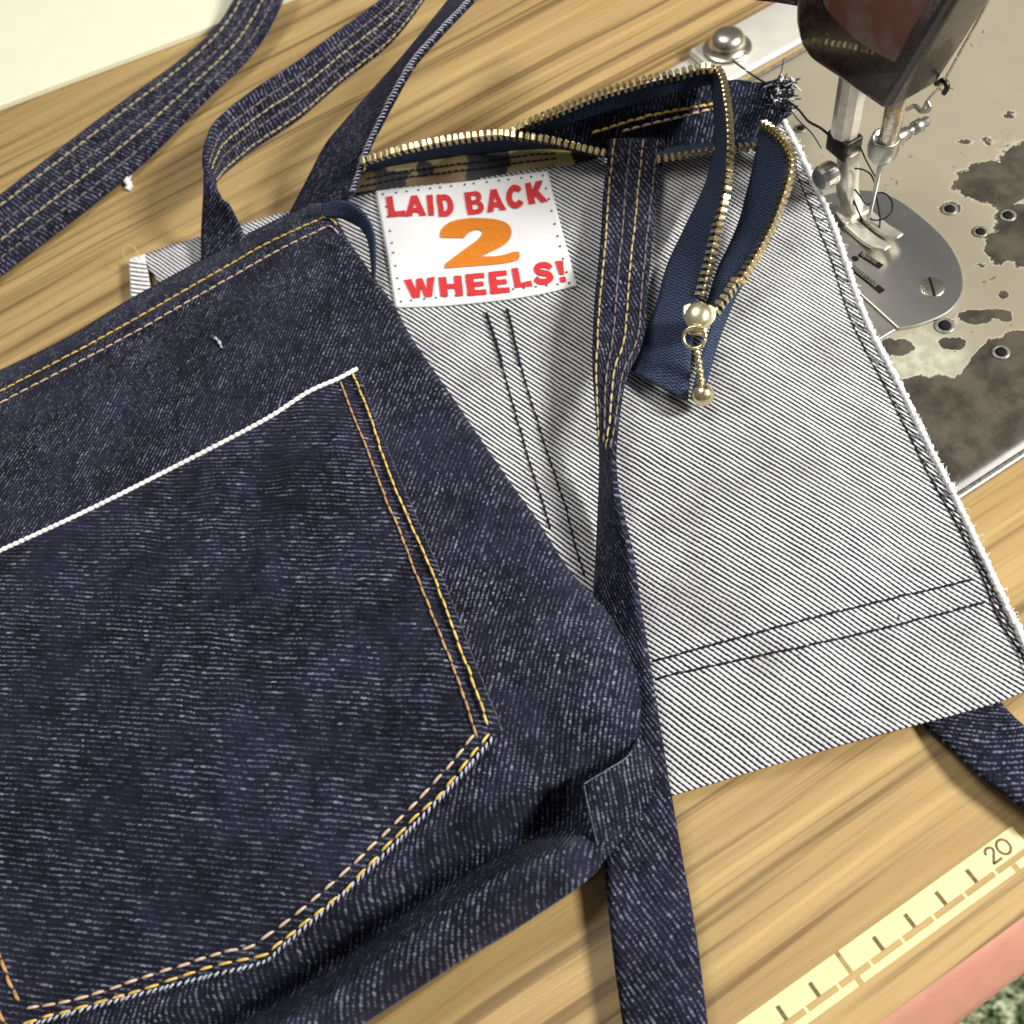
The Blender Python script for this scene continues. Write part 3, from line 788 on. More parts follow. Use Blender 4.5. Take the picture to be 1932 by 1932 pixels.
LET = {
 'L': [[(0, 0), (.40, 0), (.40, .74), (1, .72), (1, 1), (0, 1)]],
 'A': [[(.32, 0), (.68, 0), (1, 1), (.66, 1), (.60, .82), (.38, .82), (.32, 1), (0, 1)], [(.49, .30), (.42, .60), (.57, .60)]],
 'I': [[(0, 0), (1, 0), (1, 1), (0, 1)]],
 'D': [[(0, 0)] + arcp(.48, .5, .52, .5, -90, 90, 14) + [(0, 1)], [(.36, .24), (.36, .76)] + arcp(.42, .5, .22, .26, 90, -90, 8)],
 'B': [[(0, 0)] + arcp(.62, .26, .32, .26, -90, 60, 9) + arcp(.64, .72, .36, .28, -60, 90, 9) + [(0, 1)], [(.34, .19), (.34, .39), (.58, .39), (.64, .33), (.64, .25), (.58, .19)], [(.34, .58), (.34, .80), (.62, .80), (.68, .73), (.68, .65), (.62, .58)]],
 'C': [arcp(.5, .5, .5, .5, -35, -325, 22) + [(.66, .64)] + arcp(.5, .5, .19, .24, -310, -50, 14) + [(.66, .36)]],
 'K': [[(0, 0), (.34, 0), (.34, .38), (.62, 0), (1, 0), (.64, .44), (1, 1), (.62, 1), (.42, .66), (.34, .76), (.34, 1), (0, 1)]],
 'W': [[(0, 0), (.25, 0), (.33, .55), (.42, 0), (.60, 0), (.69, .55), (.76, 0), (1, 0), (.86, 1), (.60, 1), (.51, .50), (.42, 1), (.16, 1)]],
 'H': [[(0, 0), (.33, 0), (.33, .36), (.67, .36), (.67, 0), (1, 0), (1, 1), (.67, 1), (.67, .63), (.33, .63), (.33, 1), (0, 1)]],
 'E': [[(0, 0), (1, 0), (1, .24), (.40, .24), (.40, .38), (.92, .38), (.92, .61), (.40, .61), (.40, .75), (1, .75), (1, 1), (0, 1)]],
 '!': [[(0, 0), (1, 0), (.82, .66), (.2, .66)], [(.1, .76), (.92, .76), (.92, 1), (.1, 1)]],
}
def flat_poly(name, polys, mat, parent, z, sep=False):
    acc = Acc()
    for grp in ([[p] for p in polys] if sep else [polys]):
        vs = [Vector((a, b, 0)) for p in grp for a, b in p]
        tris = tessellate_polygon([[Vector((a, b, 0)) for a, b in p] for p in grp])
        X = np.array([v[:2] for v in vs])
        V = atv(X[:, 0], X[:, 1], lz(X[:, 0], X[:, 1]) + z)
        fs = []
        for t in tris:
            A, B, C = V[t[0]], V[t[1]], V[t[2]]
            fs.append(tuple(t) if np.cross(B - A, C - A)[2] > 0 else tuple(t)[::-1])
        acc.add(V, fs)
    return acc.build(name, mat, parent, smooth=False)
def densify(p, k=4):
    out = []
    for i in range(len(p)):
        a, b = np.array(p[i]), np.array(p[(i + 1) % len(p)])
        out += [tuple(a + (b - a) * t) for t in np.linspace(0, 1, k, endpoint=False)]
    return out
def letter(ch, TL, TR, BR, BL, mat):
    out = []
    if ch == 'S':
        n = 36; ring = np.array(strokep(S_PATH, .27, n)); a, b = ring[:n], ring[n:][::-1]
        def mp(p): return Z2(*((1 - p[0]) * (1 - p[1]) * np.array(TL) + p[0] * (1 - p[1]) * np.array(TR) + p[0] * p[1] * np.array(BR) + (1 - p[0]) * p[1] * np.array(BL)))
        X = np.array([mp(p) for p in np.vstack([a, b])])
        V = atv(X[:, 0], X[:, 1], lz(X[:, 0], X[:, 1]) + .035)
        mk('printed_letter', V, [(i, i + 1, n + i + 1, n + i) for i in range(n - 1)], mat, lab, smooth=False)
        return
    for p in LET[ch]:
        q = []
        for s, t in densify(p, 3):
            a = (1 - s) * (1 - t) * np.array(TL) + s * (1 - t) * np.array(TR) + s * t * np.array(BR) + (1 - s) * t * np.array(BL)
            q.append(Z2(*(a + np.random.RandomState(int(a[0] * 7 + a[1]) % 9999).uniform(-1.6, 1.6, 2))))
        out.append(q)
    flat_poly('printed_letter', out, mat, lab, .035, sep=(ch == '!'))
for ch, *q in [('L', (268, 1122), (366, 1112), (385, 1232), (285, 1237)), ('A', (382, 1118), (482, 1110), (503, 1228), (378, 1234)), ('I', (500, 1112), (536, 1110), (546, 1228), (512, 1230)), ('D', (558, 1110), (648, 1105), (662, 1230), (572, 1236)),
               ('B', (715, 1098), (815, 1084), (834, 1214), (738, 1226)), ('A', (836, 1085), (930, 1073), (957, 1194), (848, 1212)), ('C', (950, 1062), (1048, 1044), (1068, 1178), (962, 1198)), ('K', (1060, 1046), (1163, 1026), (1195, 1148), (1085, 1165)),
               ('W', (370, 1596), (549, 1578), (556, 1692), (396, 1702)), ('H', (570, 1582), (700, 1570), (712, 1688), (584, 1694)), ('E', (722, 1564), (828, 1555), (846, 1680), (738, 1689)), ('E', (852, 1551), (956, 1541), (980, 1668), (868, 1679)),
               ('L', (985, 1531), (1085, 1520), (1106, 1632), (1006, 1642)), ('S', (1105, 1500), (1212, 1488), (1234, 1614), (1124, 1632)), ('!', (1235, 1490), (1280, 1485), (1302, 1606), (1262, 1612))]:
    letter(ch, *q, m_red)
two = crom([(583, 1355), (579, 1338), (592, 1302), (640, 1265), (720, 1247), (800, 1243), (890, 1250), (950, 1267), (980, 1295), (985, 1332), (968, 1372), (930, 1405), (870, 1435), (818, 1461)], 60).tolist() + \
      crom([(822, 1463), (900, 1460), (960, 1448), (995, 1436), (1025, 1435)], 14).tolist() + crom([(1030, 1438), (1032, 1475), (1000, 1490), (920, 1505), (800, 1515), (605, 1530)], 20).tolist() + \
      crom([(606, 1526), (612, 1502), (640, 1480), (720, 1420), (790, 1370), (820, 1336), (815, 1316), (790, 1309), (750, 1321), (725, 1342), (716, 1357)], 40).tolist()
flat_poly('printed_numeral', [[Z2(a, b) for a, b in two]], m_orange, lab, .035)
acc = Acc()
ins = [(725, 366), (1024, 331), (1074, 534), (757, 569)]
for i in range(4):
    a, b = np.array(ins[i]), np.array(ins[(i + 1) % 4]); nd = int(np.linalg.norm(b - a) / 21)
    for k in range(nd):
        p = a + (b - a) * (k + random.uniform(-.12, .12)) / nd
        w = at(p[0], p[1], float(lz(p[0], p[1])) + .008)
        acc.add(*lathe_geo([(.045, 0), (.045, .015), (.01, .028)], 7, w))
acc.build('label_stitching', simple('grey_stitch', (.10, .11, .12), .7), lab, kind='stuff')

# camouflage lining strip under the zip
def lcol(px, py):
    x = px + 14 * wav(px, py, 30, 30, 2.2); y = py
    tan = np.array([.50, .38, .19, 1]); drk = np.array([.05, .05, .056, 1]); umb = np.array([.22, .155, .09, 1]); olv = np.array([.60, .50, .22, 1])
    c = np.zeros(px.shape + (4,)); c[:] = drk
    def put(mk_, v): c[mk_] = v
    put(x < 700, umb * .7); put((x > 735) & (x < 880) & (y < 322), tan * .75)
    put((x > 770) & (x < 885) & (y >= 322), umb * 1.5)
    put((x > 880) & (x < 962), drk * 1.4); put(x > 962, olv); put(x > 1085, drk * .7)
    put((np.hypot(x - 800, (y - 318) * 1.3) < 20), drk)
    c[..., 3] = 1
    return c
ztop = tps([(691, 317, 2.35), (845, 291, 2.5), (985, 276, 2.5), (1135, 290, 2.4), (658, 364, 1.65), (870, 342, 2.08), (1069, 309, 2.25), (800, 320, 2.0), (950, 308, 2.1), (1050, 292, 2.2)])
panel('pocket_lining', ([(688, 320), (760, 304), (845, 292), (929, 283), (985, 277), (1048, 274), (1101, 283), (1137, 289)], [(655, 366), (705, 359), (790, 351), (870, 343), (970, 328), (1069, 311), (1110, 302), (1138, 294)], [(688, 320), (655, 366)], [(1137, 289), (1138, 294)]), 110, 16, ztop, m_lining, ibag, .05, col=lcol)
for path in ([(690, 338), (760, 324), (845, 312), (929, 303), (990, 294), (1060, 288)], [(680, 352), (760, 336), (845, 325), (929, 315), (990, 306), (1050, 299)]):
    stitch_row('lining_stitching', path, ztop, .2, .05, .035, m_ink, ibag, lift=.03)

# far wall of the bag seen through the open zip
zfar = tps([(985, 254, 2.75), (1060, 236, 2.9), (1140, 212, 2.95), (1220, 190, 2.9), (1330, 165, 2.8), (1436, 155, 2.3), (1480, 145, 2.2), (1101, 284, 2.0), (1150, 292, 1.5), (1250, 286, 1.1), (1350, 270, 1.1), (1430, 245, 1.3), (1494, 200, 1.7), (1250, 240, 2.0), (1400, 200, 1.8)])
panel('far_panel', ([(980, 253), (1060, 234), (1140, 210), (1220, 188), (1330, 160), (1386, 150), (1436, 155), (1480, 145)], [(985, 258), (1101, 286), (1150, 294), (1250, 292), (1350, 280), (1430, 262), (1494, 215)], [(980, 253), (985, 258)], [(1480, 145), (1494, 215)]), 120, 40, zfar, m_far, ibag, .1)
stitch_row('topstitching', [(1113, 252), (1173, 234), (1220, 220), (1268, 210), (1335, 198), (1362, 194)], zfar, .32, .03, .05, m_gold, ibag, lift=.04)
stitch_row('topstitching', [(1170, 249), (1226, 234), (1268, 224), (1342, 206), (1365, 201)], zfar, .32, .05, .045, m_rose, ibag, lift=.04)
acc = Acc(); acc2 = Acc()
for i in range(300):
    b = rs.uniform(0, 1); p = at(1478 + rs.uniform(-22, 14), 150 + 58 * b + rs.uniform(-6, 6), 2.0 + rs.uniform(-.2, .5))
    dr = np.array([rs.normal(.35, .3), rs.normal(-.1, .35), rs.normal(0, .2)]) * rs.uniform(.15, .45)
    (acc if rs.rand() < .75 else acc2).add(*tube_geo([p, p + dr * .5 + rs.normal(0, .05, 3), p + dr + rs.normal(0, .1, 3)], .028, 4, False))
acc.build('frayed_threads', m_ink, ibag, kind='stuff'); acc2.build('frayed_threads', m_cotton, ibag, kind='stuff')

# ------------------------------------------------------------------ zip
def chain_teeth(tape, pts, other, pitch=.236, flip=1):
    """brass teeth along the tape edge; 'other' is the tape's far edge (for the direction the teeth point)"""
    global tooth_me
    Lc, Rc = crom_idx(pts, 400), crom_idx(other, 400)
    L, R = atv(Lc[:, 0], Lc[:, 1], Lc[:, 2]), atv(Rc[:, 0], Rc[:, 1], Rc[:, 2])
    d = np.r_[0, np.cumsum(np.linalg.norm(np.diff(L, axis=0), axis=1))]
    s = .05
    while s < d[-1]:
        i = min(np.searchsorted(d, s), 398)
        T = Vector(L[i + 1] - L[i]).normalized(); O = Vector(L[i] - R[i]); O = (O - T * O.dot(T)).normalized()
        Nn = T.cross(O).normalized()
        if Nn.z < 0: T = -T; Nn = -Nn
        mtx = Matrix((T, O, Nn)).transposed().to_4x4()
        mtx = mtx @ Matrix.Rotation(random.gauss(0, .05), 4, 'Z')
        mtx.translation = Vector(L[i]) * CM
        o = bpy.data.objects.new('tooth', tooth_me); link(o, tape); o.matrix_basis = mtx
        s += pitch
# one tooth: clamp legs on the tape edge, narrow neck, rounded head
acc = Acc()
acc.add(*prism_geo([(-.055, -.11), (.055, -.11), (.05, .05), (.045, .10), (.085, .13), (.085, .19), (.05, .235), (-.05, .235), (-.085, .19), (-.085, .13), (-.045, .10), (-.05, .05)], -.12, .085))
acc.add(*lathe_geo([(.075, .08), (.06, .12), (.02, .135)], 8, (0, .17, 0)))
tooth_me = bpy.data.meshes.new('tooth'); tooth_me.from_pydata((np.array(acc.v) * CM).tolist(), [], acc.f); tooth_me.materials.append(m_brass)

A_edge = [(686, 306, 3.0), (754, 285, 3.3), (841, 267, 3.4), (929, 256, 3.4), (976, 258, 3.35), (1044, 267, 3.2), (1101, 281, 3.0), (1146, 291, 2.9)]
A_in = [(692, 321, 2.3), (760, 308, 2.4), (845, 296, 2.45), (929, 287, 2.45), (985, 281, 2.45), (1048, 279, 2.45), (1101, 288, 2.45), (1146, 297, 2.4)]
tA = ribbon('zip_tape', A_edge, A_in, m_tape, ibag, 120, 8, .02, .05)
chain_teeth(tA, A_edge, A_in)
A2_edge = [(1240, 296, 2.75), (1300, 288, 2.75), (1353, 281, 2.7), (1436, 273, 2.5)]
A2_in = [(1238, 280, 2.5), (1298, 273, 2.5), (1352, 266, 2.45), (1434, 259, 2.3)]
tA2 = ribbon('zip_tape', A2_edge, A2_in, m_tape, ibag, 60, 8, .02, .05)
chain_teeth(tA2, A2_edge, A2_in)
B_edge = [(966, 249, 3.4), (1038, 220, 3.5), (1125, 184, 3.6), (1212, 159, 3.7), (1284, 141, 3.8), (1322, 131, 3.85), (1343, 129, 3.9)]
B_in = [(975, 257, 2.95), (1056, 240, 3.0), (1140, 213, 3.05), (1220, 190, 3.05), (1294, 170, 3.0), (1330, 160, 3.0), (1345, 158, 3.0)]
tB = ribbon('zip_tape', B_edge, B_in, m_tape, ibag, 120, 8, .02, .05)
chain_teeth(tB, B_edge, B_in)
B2_edge = [(1349, 131, 3.95), (1361, 152, 4.1), (1368, 185, 4.2), (1373, 220, 4.2), (1375, 280, 4.1), (1370, 345, 3.8), (1352, 421, 3.3), (1336, 489, 2.8), (1319, 556, 2.35), (1308, 620, 2.05), (1302, 690, 1.85), (1297, 757, 1.6)]
B2_in = [(1335, 150, 3.2), (1342, 170, 3.0), (1345, 200, 2.8), (1347, 240, 2.6), (1344, 285, 2.5), (1330, 345, 2.4), (1288, 435, 2.2), (1258, 500, 2.0), (1238, 571, 1.75), (1222, 615, 1.6), (1204, 667, 1.45), (1190, 699, 1.35)]
tB2 = ribbon('zip_tape', B2_edge, B2_in, m_tape, ibag, 160, 10, .02, .05)
chain_teeth(tB2, B2_edge[:9], B2_in[:9])
C_edge = [(1438, 238, 3.0), (1462, 258, 3.3), (1482, 284, 3.5), (1489, 312, 3.5), (1483, 345, 3.4), (1458, 417, 3.0), (1425, 479, 2.7), (1392, 532, 2.45), (1372, 562, 2.3), (1350, 594, 2.15)]
C_in = [(1430, 250, 2.6), (1428, 275, 2.5), (1422, 300, 2.45), (1418, 322, 2.4), (1411, 350, 2.35), (1393, 418, 2.1), (1372, 468, 2.1), (1356, 500, 2.05), (1342, 540, 1.95), (1328, 585, 1.85)]
tC = ribbon('zip_tape', C_edge, C_in, m_tape, ibag, 120, 10, .02, .05)
chain_teeth(tC, C_edge[:8], C_in[:8])
C2_edge = [(1392, 532, 2.45), (1372, 562, 2.35), (1350, 592, 2.2), (1335, 640, 2.0), (1318, 690, 1.8), (1302, 752, 1.5)]
C2_in = [(1404, 534, 2.2), (1388, 563, 2.0), (1373, 600, 1.8), (1359, 638, 1.65), (1342, 694, 1.55), (1330, 738, 1.45)]
tC2 = ribbon('zip_tape', C2_edge, C2_in, m_tape, ibag, 60, 8, .02, .05)
chain_teeth(tC2, C2_edge[:3], C2_in[:3])
# curled tape end at the mouth of the front bag
tD = ribbon('zip_tape', [(606, 384, 2.5), (640, 377, 2.9), (668, 386, 3.0), (692, 408, 2.8), (706, 445, 2.5), (708, 500, 2.1), (706, 535, 1.7)], [(614, 410, 2.3), (642, 413, 2.35), (664, 420, 2.3), (680, 432, 2.2), (693, 455, 2.0), (700, 500, 1.7), (703, 535, 1.5)], m_tape, ibag, 80, 8, .05, .05)
# slider, ring, beads and ball
sp0 = at(1318, 600, 2.65)
slider = mk('zip_slider', [], [], m_brass, ibag)
acc = Acc()
body = [(-.30, .42), (-.52, .30), (-.50, .05), (-.30, -.30), (-.28, -.52), (.28, -.52), (.30, -.30), (.50, .05), (.52, .30), (.30, .42), (.12, .25), (-.12, .25)]
ax_t = at(1312, 645, 2.4) - sp0; ax_t /= np.linalg.norm(ax_t); ax_t = -ax_t
ax_s = np.cross(ax_t, [0, 0, 1.]); ax_s /= np.linalg.norm(ax_s); ax_n = np.cross(ax_s, ax_t)
if ax_n[2] < 0: ax_s = -ax_s; ax_n = -ax_n
def sl_pt(a, b, c): return tuple(sp0 + ax_s * a + ax_t * b + ax_n * c)
for z0, z1 in ((-.22, -.12), (.10, .22)):
    V, Fc = prism_geo(body, z0, z1); acc.add([sl_pt(*v) for v in V], Fc)
V, Fc = box_geo((-.08, -.4, -.2), (.08, .3, .2)); acc.add([sl_pt(*v) for v in V], Fc)
me = bpy.data.meshes.new('zip_slider'); me.from_pydata((np.array(acc.v) * CM).tolist(), [], acc.f); me.materials.append(m_slider)
slider.data = me; bevel(slider, .04, 2)
V, Fc = lathe_geo([(.44, .12), (.44, .2), (.42, .28), (.36, .37), (.26, .44), (.13, .48), (.01, .49)], 28)
mk('glint_dome', [sl_pt(v[0], v[1] * 1.1 - .02, v[2]) for v in V], Fc, m_slider, slider)  # dome added so the slider catches a highlight from the lamp
rc = at(1310, 637, 2.75)
ringp = [tuple(rc + .34 * (math.cos(a) * ax_s + math.sin(a) * (ax_t * .95 + ax_n * .25))) for a in np.linspace(0, 2 * math.pi, 33)]
mk('pull_ring', *tube_geo(ringp, .06, 8), m_brass, slider)
path = crom([(1314, 658, 2.55), (1318, 680, 2.3), (1321, 703, 2.05), (1325, 726, 1.85)], 9)
def sphere_prof(r, k=7): return [(max(.004, r * math.sin(math.pi * i / k)), -r * math.cos(math.pi * i / k)) for i in range(k + 1)]
for i, (a, b, zc) in enumerate(path):
    mk('bead', *lathe_geo(sphere_prof(.125 if i % 2 else .095), 12, at(a, b, zc)), m_brass, slider)
mk('pull_ball', *lathe_geo(sphere_prof(.36, 12), 24, at(1326, 745, 1.75)), m_brass, slider)

# straps of the inside-out bag
S3L = [(1150, 262, 2.75), (1138, 364, 2.5), (1132, 463, 2.45), (1122, 562, 2.5), (1118, 639, 2.4), (1118, 705, 2.2), (1125, 804, 2.1), (1130, 860, 1.7), (1127, 970, 1.0), (1122, 1069, .7), (1118, 1150, .65), (1125, 1280, .7), (1135, 1420, .8), (1140, 1540, .85), (1142, 1650, .7), (1155, 1789, .6), (1177, 1950, .6)]
S3R = [(1254, 262, 2.7), (1247, 331, 2.5), (1234, 430, 2.35), (1224, 529, 2.3), (1214, 639, 2.3), (1184, 705, 2.3), (1168, 788, 2.35), (1155, 870, 2.35), (1160, 937, 2.25), (1185, 1036, 2.0), (1201, 1135, 1.85), (1226, 1278, 1.6), (1246, 1376, 1.3), (1267, 1498, 1.1), (1290, 1630, .9), (1313, 1756, .8), (1338, 1950, .75)]
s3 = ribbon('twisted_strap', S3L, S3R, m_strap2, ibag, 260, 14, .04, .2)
S4L = [(1690, 1300, .22), (1740, 1362, .25), (1789, 1405, .45), (1855, 1468, .6), (1932, 1524, .65), (1990, 1570, .65)]
S4R = [(1850, 1260, .22), (1886, 1320, .25), (1912, 1350, .45), (1945, 1380, .6), (2000, 1432, .65), (2060, 1480, .65)]
s4 = ribbon('lower_strap', S4L, S4R, m_strap, ibag, 80, 12, .04, .2)
# four rows of stitching on the upper half of the twisted strap
half = lambda o, k: (lambda sv, S=o_surface[o.name]: tuple(q[:k] for q in S(sv)))
full = o_surface[s3.name]; o_surface[s3.name] = half(s3, 112)
for sv, mt in ((.10, m_oldgold), (.40, m_lav), (.62, m_oldgold), (.88, m_lav)):
    strap_stitch('strap_stitching', s3, sv, .36, .07, .036, mt, ibag)
o_surface[s3.name] = full

# ------------------------------------------------------------------ the dark denim bag in front
fbag = thing('denim_bag', 'dark indigo denim bag with patch pocket and gold stitching lying over the pale one', 'bag', (0, 10, 0))
F_right = [(628, 396), (640, 422), (659, 456), (682, 489), (706, 524), (745, 579), (778, 639), (851, 745), (913, 837), (970, 920), (1013, 980), (1072, 1072), (1118, 1122), (1155, 1168), (1185, 1228), (1207, 1300), (1206, 1380), (1180, 1450), (1150, 1550), (1133, 1634)]
F_bot = [(-60, 2250), (300, 2130), (560, 2010), (689, 1932), (870, 1815), (970, 1756), (1092, 1674), (1133, 1634)]
F_left = [(-60, 730), (-60, 2250)]
def f_off(s, t, P):
    return -.35 * np.exp(-t / .010) - .45 * np.exp(-(1 - s) / .012) * (t < .75)
panel('front_panel', (TOPF, F_bot, F_left, F_right), 300, 300, zF, m_front, fbag, .12, zoff=f_off)
stitch_row('hem_stitching', [(-40, 759), (0, 738), (188, 639), (413, 511), (496, 463), (595, 417), (616, 411), (628, 416), (640, 432)], zF, .34, .03, .031, m_gold, fbag, lift=.03)
stitch_row('hem_stitching', [(-40, 781), (0, 760), (231, 639), (430, 526), (529, 470), (595, 438), (622, 427), (638, 440)], zF, .34, .05, .03, m_rose, fbag, lift=.03)
# patch pocket
zP = lambda a, b: zF(a, b) + .16
PT = [(-60, 1062), (0, 1036), (165, 960), (331, 877), (496, 791), (579, 738), (639, 711), (674, 692)]
PR = [(674, 692), (707, 784), (748, 887), (790, 985), (837, 1095), (872, 1185), (903, 1267), (948, 1378)]
PB = [(-60, 1975), (99, 1927), (231, 1890), (397, 1846), (496, 1820), (540, 1785), (639, 1700), (771, 1574), (871, 1468), (948, 1378)]
pocket = panel('patch_pocket', (PT, PB, [(-60, 1062), (-60, 1975)], PR), 220, 200, zP, m_pocket, fbag, .15, zoff=lambda s, t, P: -.05 * np.exp(-(1 - s) / .012) - .05 * np.exp(-(1 - t) / .012) - .06 * np.exp(-((1 - s) * 900 - 24)**2 / 60.))
c = crom(PR, 160); mk('pocket_edge', *tube_geo(atv(c[:, 0] - 1, c[:, 1], zP(c[:, 0], c[:, 1]) - .08), .024 + .014 * np.array([noise.noise((i * .8, 5., 1.)) for i in range(160)]), 6), m_wornblue, pocket)
c = crom(PT, 700); P = atv(c[:, 0], c[:, 1] + 3, zP(c[:, 0], c[:, 1]) + .05)
rad = .072 + .008 * np.sin(np.arange(700) * .62) + .01 * np.array([noise.noise((i * .2, 1, 0)) for i in range(700)])
P[:, 2] += .008 * np.sin(np.arange(700) * .62 + 1.2)
mk('selvedge', *tube_geo(P, rad, 8), m_cotton, pocket)
Y_R = [(664, 702), (698, 784), (728, 877), (771, 980), (817, 1085), (854, 1185), (892, 1285), (925, 1380)]
Y_B = [(925, 1380), (837, 1491), (771, 1554), (672, 1657), (639, 1690), (522, 1783), (499, 1801), (397, 1825), (231, 1878), (99, 1915), (-30, 1955)]
B_R = [(641, 717), (659, 765), (692, 844), (722, 927), (751, 996), (784, 1082), (824, 1181), (866, 1288), (897, 1384)]
B_B = [(897, 1384), (824, 1472), (755, 1544), (622, 1670), (489, 1776), (413, 1799), (248, 1852), (142, 1885), (43, 1905)]
stitch_row('pocket_stitching', Y_R + [(929, 1390)], zP, .36, .02, .040, m_gold, pocket, lift=.03)
stitch_row('pocket_stitching', Y_B, zP, .36, .12, .040, m_gold, pocket, lift=.03)
stitch_row('pocket_stitching', B_R + [(901, 1394)], zP, .36, .02, .040, m_tan, pocket, lift=.03)
stitch_row('pocket_stitching', B_B, zP, .36, .12, .042, m_rose, pocket, lift=.03)
stitch_row('pocket_stitching', [(-40, 1700), (0, 1809), (40, 1902)], zP, .36, .04, .05, m_tan, pocket, lift=.03)
stitch_row('pocket_stitching', [(-60, 1765), (-20, 1870), (22, 1960)], zP, .36, .04, .05, m_tan, pocket, lift=.03)
acc = Acc()
e = crom(PB[::-1], 900); y = crom(Y_B, 900)
Pe = atv(e[:, 0], e[:, 1], zP(e[:, 0], e[:, 1]))
d = np.r_[0, np.cumsum(np.linalg.norm(np.diff(Pe, axis=0), axis=1))]
s = .3
while s < d[-1] - .5:
    i = int(np.searchsorted(d, s)); j = min(i + 9, 899)
    a = Pe[i] + np.array([0, 0, .02]); b = Pe[j] + np.array([0, 0, -.02])
    T = Pe[min(i + 5, 899)] - Pe[max(i - 5, 0)]; T /= np.linalg.norm(T) + 1e-9
    nrm = np.cross([0, 0, 1.], T)
    a2 = a - nrm * .10; q = np.array([a2 + [0, 0, .02], (a2 + b) / 2 + [0, 0, .05], b])
    if e[i, 0] > -20: acc.add(*tube_geo(q, [.025, .04, .02], 5))
    s += .16 * random.uniform(.8, 1.3)
acc.build('frayed_edge', m_fray, pocket, kind='stuff')
# boxed corner folded out at the bottom
zK = tps([(1098, 1478, 2.75), (1150, 1447, 2.75), (1190, 1405, 2.25), (1225, 1420, 1.5), (1240, 1470, 1.35), (1228, 1500, 1.3), (1180, 1560, 1.2), (1136, 1622, 1.25), (1115, 1540, 2.3), (1165, 1500, 1.9)])
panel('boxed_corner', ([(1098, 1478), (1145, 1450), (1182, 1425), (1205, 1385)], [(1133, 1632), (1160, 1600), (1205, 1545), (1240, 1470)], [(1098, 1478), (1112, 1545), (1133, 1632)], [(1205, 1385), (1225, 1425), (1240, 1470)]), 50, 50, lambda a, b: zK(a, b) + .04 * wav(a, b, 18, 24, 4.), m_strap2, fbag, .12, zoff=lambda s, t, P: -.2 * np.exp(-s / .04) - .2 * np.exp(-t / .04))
for pth in ([(1206, 1386), (1182, 1424), (1145, 1449), (1099, 1477)], [(1099, 1480), (1113, 1545), (1132, 1625)]):
    c = crom(pth, 60)
    mk('worn_fold', *tube_geo(atv(c[:, 0] + 3, c[:, 1] + 2, zK(c[:, 0], c[:, 1]) - .15), .017 + .016 * np.array([noise.noise((i * .9, 2., pth[0][0])) for i in range(60)]), 6), m_wornblue, fbag)
# two ends of a carrying handle
HAL = [(379, 488, .9), (379, 440, 1.2), (383, 364, 2.5), (385, 314, 3.1), (397, 258, 3.2), (423, 215, 3.1), (496, 159, 2.9), (562, 116, 2.8), (639, 58, 2.8), (722, -5, 2.8), (800, -70, 2.8)]
HAR = [(463, 452, 1.2), (449, 424, 1.5), (424, 382, 2.4), (409, 350, 2.5), (417, 336, 1.9), (432, 322, 1.6), (482, 281, 1.2), (562, 228, 1.1), (639, 162, 1.2), (745, 75, 1.5), (830, -40, 2.0)]
hA = ribbon('handle', HAL, HAR, m_strap, fbag, 220, 14, .03, .2)
full = o_surface[hA.name]
o_surface[hA.name] = lambda sv, S=full: tuple(q[72:] for q in S(sv))
for sv, mt in ((.25, m_lav), (.46, m_khaki), (.66, m_lav), (.90, m_khaki)):
    strap_stitch('handle_stitching', hA, sv, .3, .04, .04, mt, fbag)
HBL = [(545, 402, 1.0), (582, 331, 1.7), (612, 274, 2.3), (639, 240, 2.6), (705, 165, 3.2), (755, 109, 3.4), (804, 50, 3.5), (844, 0, 3.5), (884, -50, 3.5)]
HBR = [(660, 372, 2.0), (689, 288, 3.0), (700, 260, 3.3), (715, 231, 3.6), (738, 185, 4.1), (778, 116, 4.5), (831, 56, 4.7), (880, 5, 4.8), (925, -45, 4.8)]
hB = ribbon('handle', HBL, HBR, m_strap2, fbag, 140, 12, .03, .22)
acc = Acc()     # raw selvage edge of that handle end, pale and dark floats side by side
S_ = o_surface[hB.name](1.0)[0]
d = np.r_[0, np.cumsum(np.linalg.norm(np.diff(S_, axis=0), axis=1))]
for s in np.arange(.2, d[-1] - .3, .14):
    q = np.stack([np.interp([s, s + .05, s + .09], d, S_[:, k]) for k in range(3)], 1)
    q += np.array([[-.10, .06, 0], [0, 0, .05], [.10, -.06, -.03]]) * random.uniform(.6, 1.1) + np.array([0, 0, .03])
    acc.add(*tube_geo(q, .022, 5))
acc.build('handle_edge', m_fray, fbag, kind='stuff')

# ------------------------------------------------------------------ wide strap at the left
wide = thing('denim_strap', 'wide dark denim strap with four stitch rows lying diagonally beside the cream board', 'strap', at(250, 270, 0))
WL = [(-70, 420, .55), (0, 367, .55), (198, 215, .6), (331, 119, .7), (400, 58, .9), (440, 0, 1.2), (466, -60, 1.6)]
WR = [(-70, 572, .35), (12, 506, .35), (248, 321, .35), (388, 184, .45), (477, 95, .7), (530, 2, 1.1), (545, -60, 1.5)]
ws = ribbon('webbing', WL, WR, m_strap, wide, 200, 14, .04, .2)
for sv, mt in ((.17, m_khaki), (.42, m_lav), (.62, m_khaki), (.84, m_lav)):
    strap_stitch('stitching', ws, sv, .34, .06, .045, mt, wide)

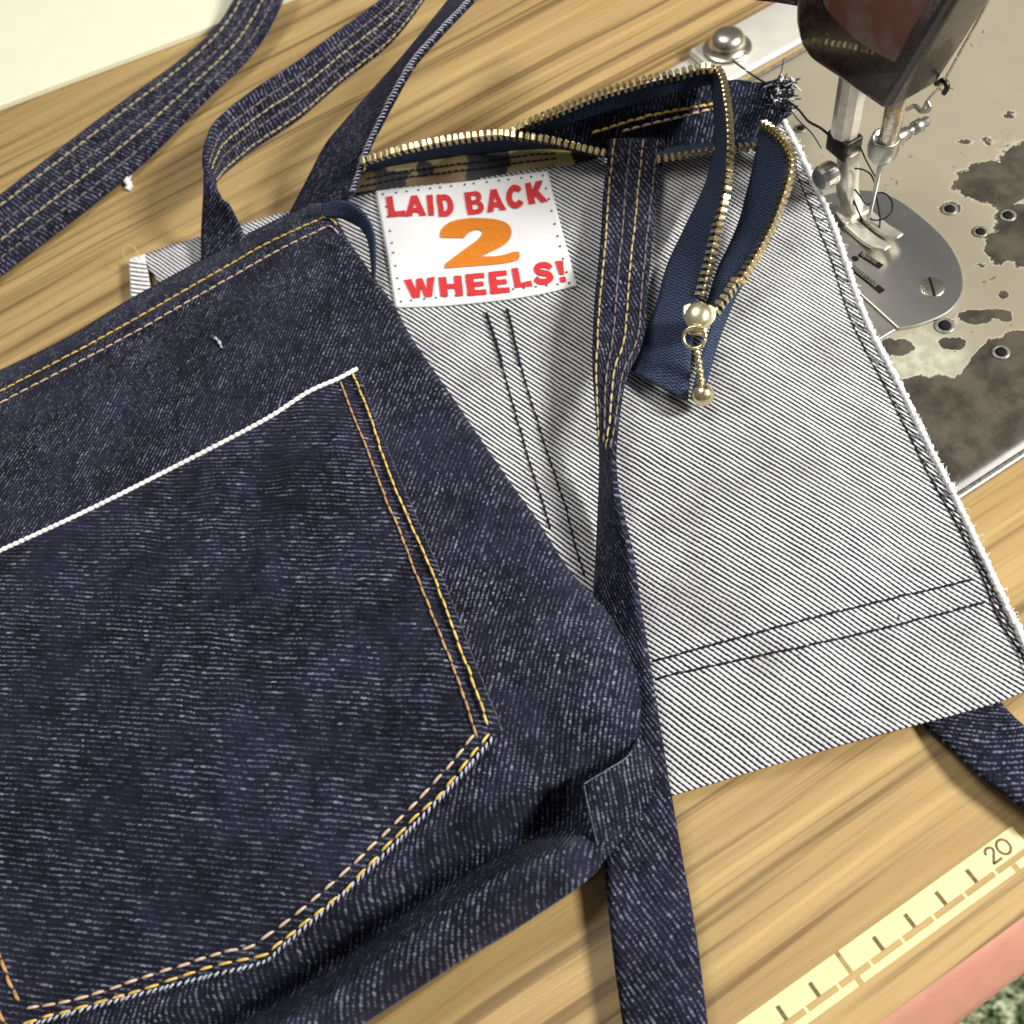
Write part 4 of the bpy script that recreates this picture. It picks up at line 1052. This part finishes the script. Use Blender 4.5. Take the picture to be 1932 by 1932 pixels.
# ------------------------------------------------------------------ loose threads, lint
def Z3(a, b, z): return at((2024 + a / 1.932) * .63889, b / 1.932 * .63889, z)
def thread(pts, r, label, mat=m_ink):
    P = crom([Z3(*p) for p in pts], 40)
    mk('loose_thread', *tube_geo(P, r, 6), mat, None, label=label, category='thread')
thread([(560, 560, 2.4), (640, 620, 2.6), (700, 690, 2.9), (770, 730, 3.1), (815, 770, 3.1), (825, 815, 2.9)], .045, 'dark thread running from the frayed bag corner to the presser bar')
thread([(570, 580, 2.4), (640, 680, 2.4), (720, 760, 2.4), (775, 845, 2.2)], .025, 'thin slack thread dropping from frayed corner towards the presser foot screw')
thread([(950, 1060, 1.6), (990, 1110, 1.6), (1040, 1170, 1.4), (1090, 1105, 1.3), (1140, 1105, 1.3), (1178, 1150, 1.3), (1175, 1210, 1.2), (1130, 1250, 1.1), (1070, 1255, 1.0), (1040, 1230, .9)], .032, 'dark thread curled in a loop around the needle')
thread([(965, 960, 2.6), (1020, 970, 2.5), (1060, 1000, 2.3), (1085, 1060, 2.0), (1090, 1120, 1.6), (1110, 1240, .9), (1105, 1320, .55)], .03, 'dark thread hanging beside the needle down to the needle plate')
thread([(985, 810, 3.2), (1020, 890, 2.9), (1050, 950, 2.6), (1085, 1010, 2.3)], .03, 'short straight thread slanting from the presser block to the needle')
thread([(945, 1110, 1.4), (980, 1190, 1.1), (1010, 1260, .9)], .04, 'short dark thread lying against the presser foot')
thread([(270, 345, 1.0), (330, 390, 1.2), (400, 440, 1.8), (470, 480, 2.4)], .04, 'dark thread drawn from the domed bolt to the frayed bag corner')
P = crom([at(243, 328, .05), at(239, 340, .12), at(245, 350, .1), at(241, 358, .05)], 24)
mk('lint', *tube_geo(P, .09 + .07 * np.abs(np.sin(np.arange(24) * .9)), 7), m_cotton, None, label='scrap of white cotton lint on the bare wood beside the wide strap', category='lint')
P = crom([at(405, 637, float(zF(405, 637)) + .05), at(413, 645, float(zF(413, 645)) + .09), at(418, 656, float(zF(418, 656)) + .05)], 14)
mk('lint', *tube_geo(P, .05 + .02 * np.sin(np.arange(14)), 6), m_fray, None, label='speck of pale blue lint on the dark front panel below the hem', category='lint')
P = crom([at(243, 500, .5), at(232, 478, .9), at(240, 462, 1.1), at(256, 470, .9), at(264, 490, .6)], 30)
mk('loose_thread', *tube_geo(P, .018, 5), m_gold, None, label='fine gold thread end curling off the white bound corner', category='thread')
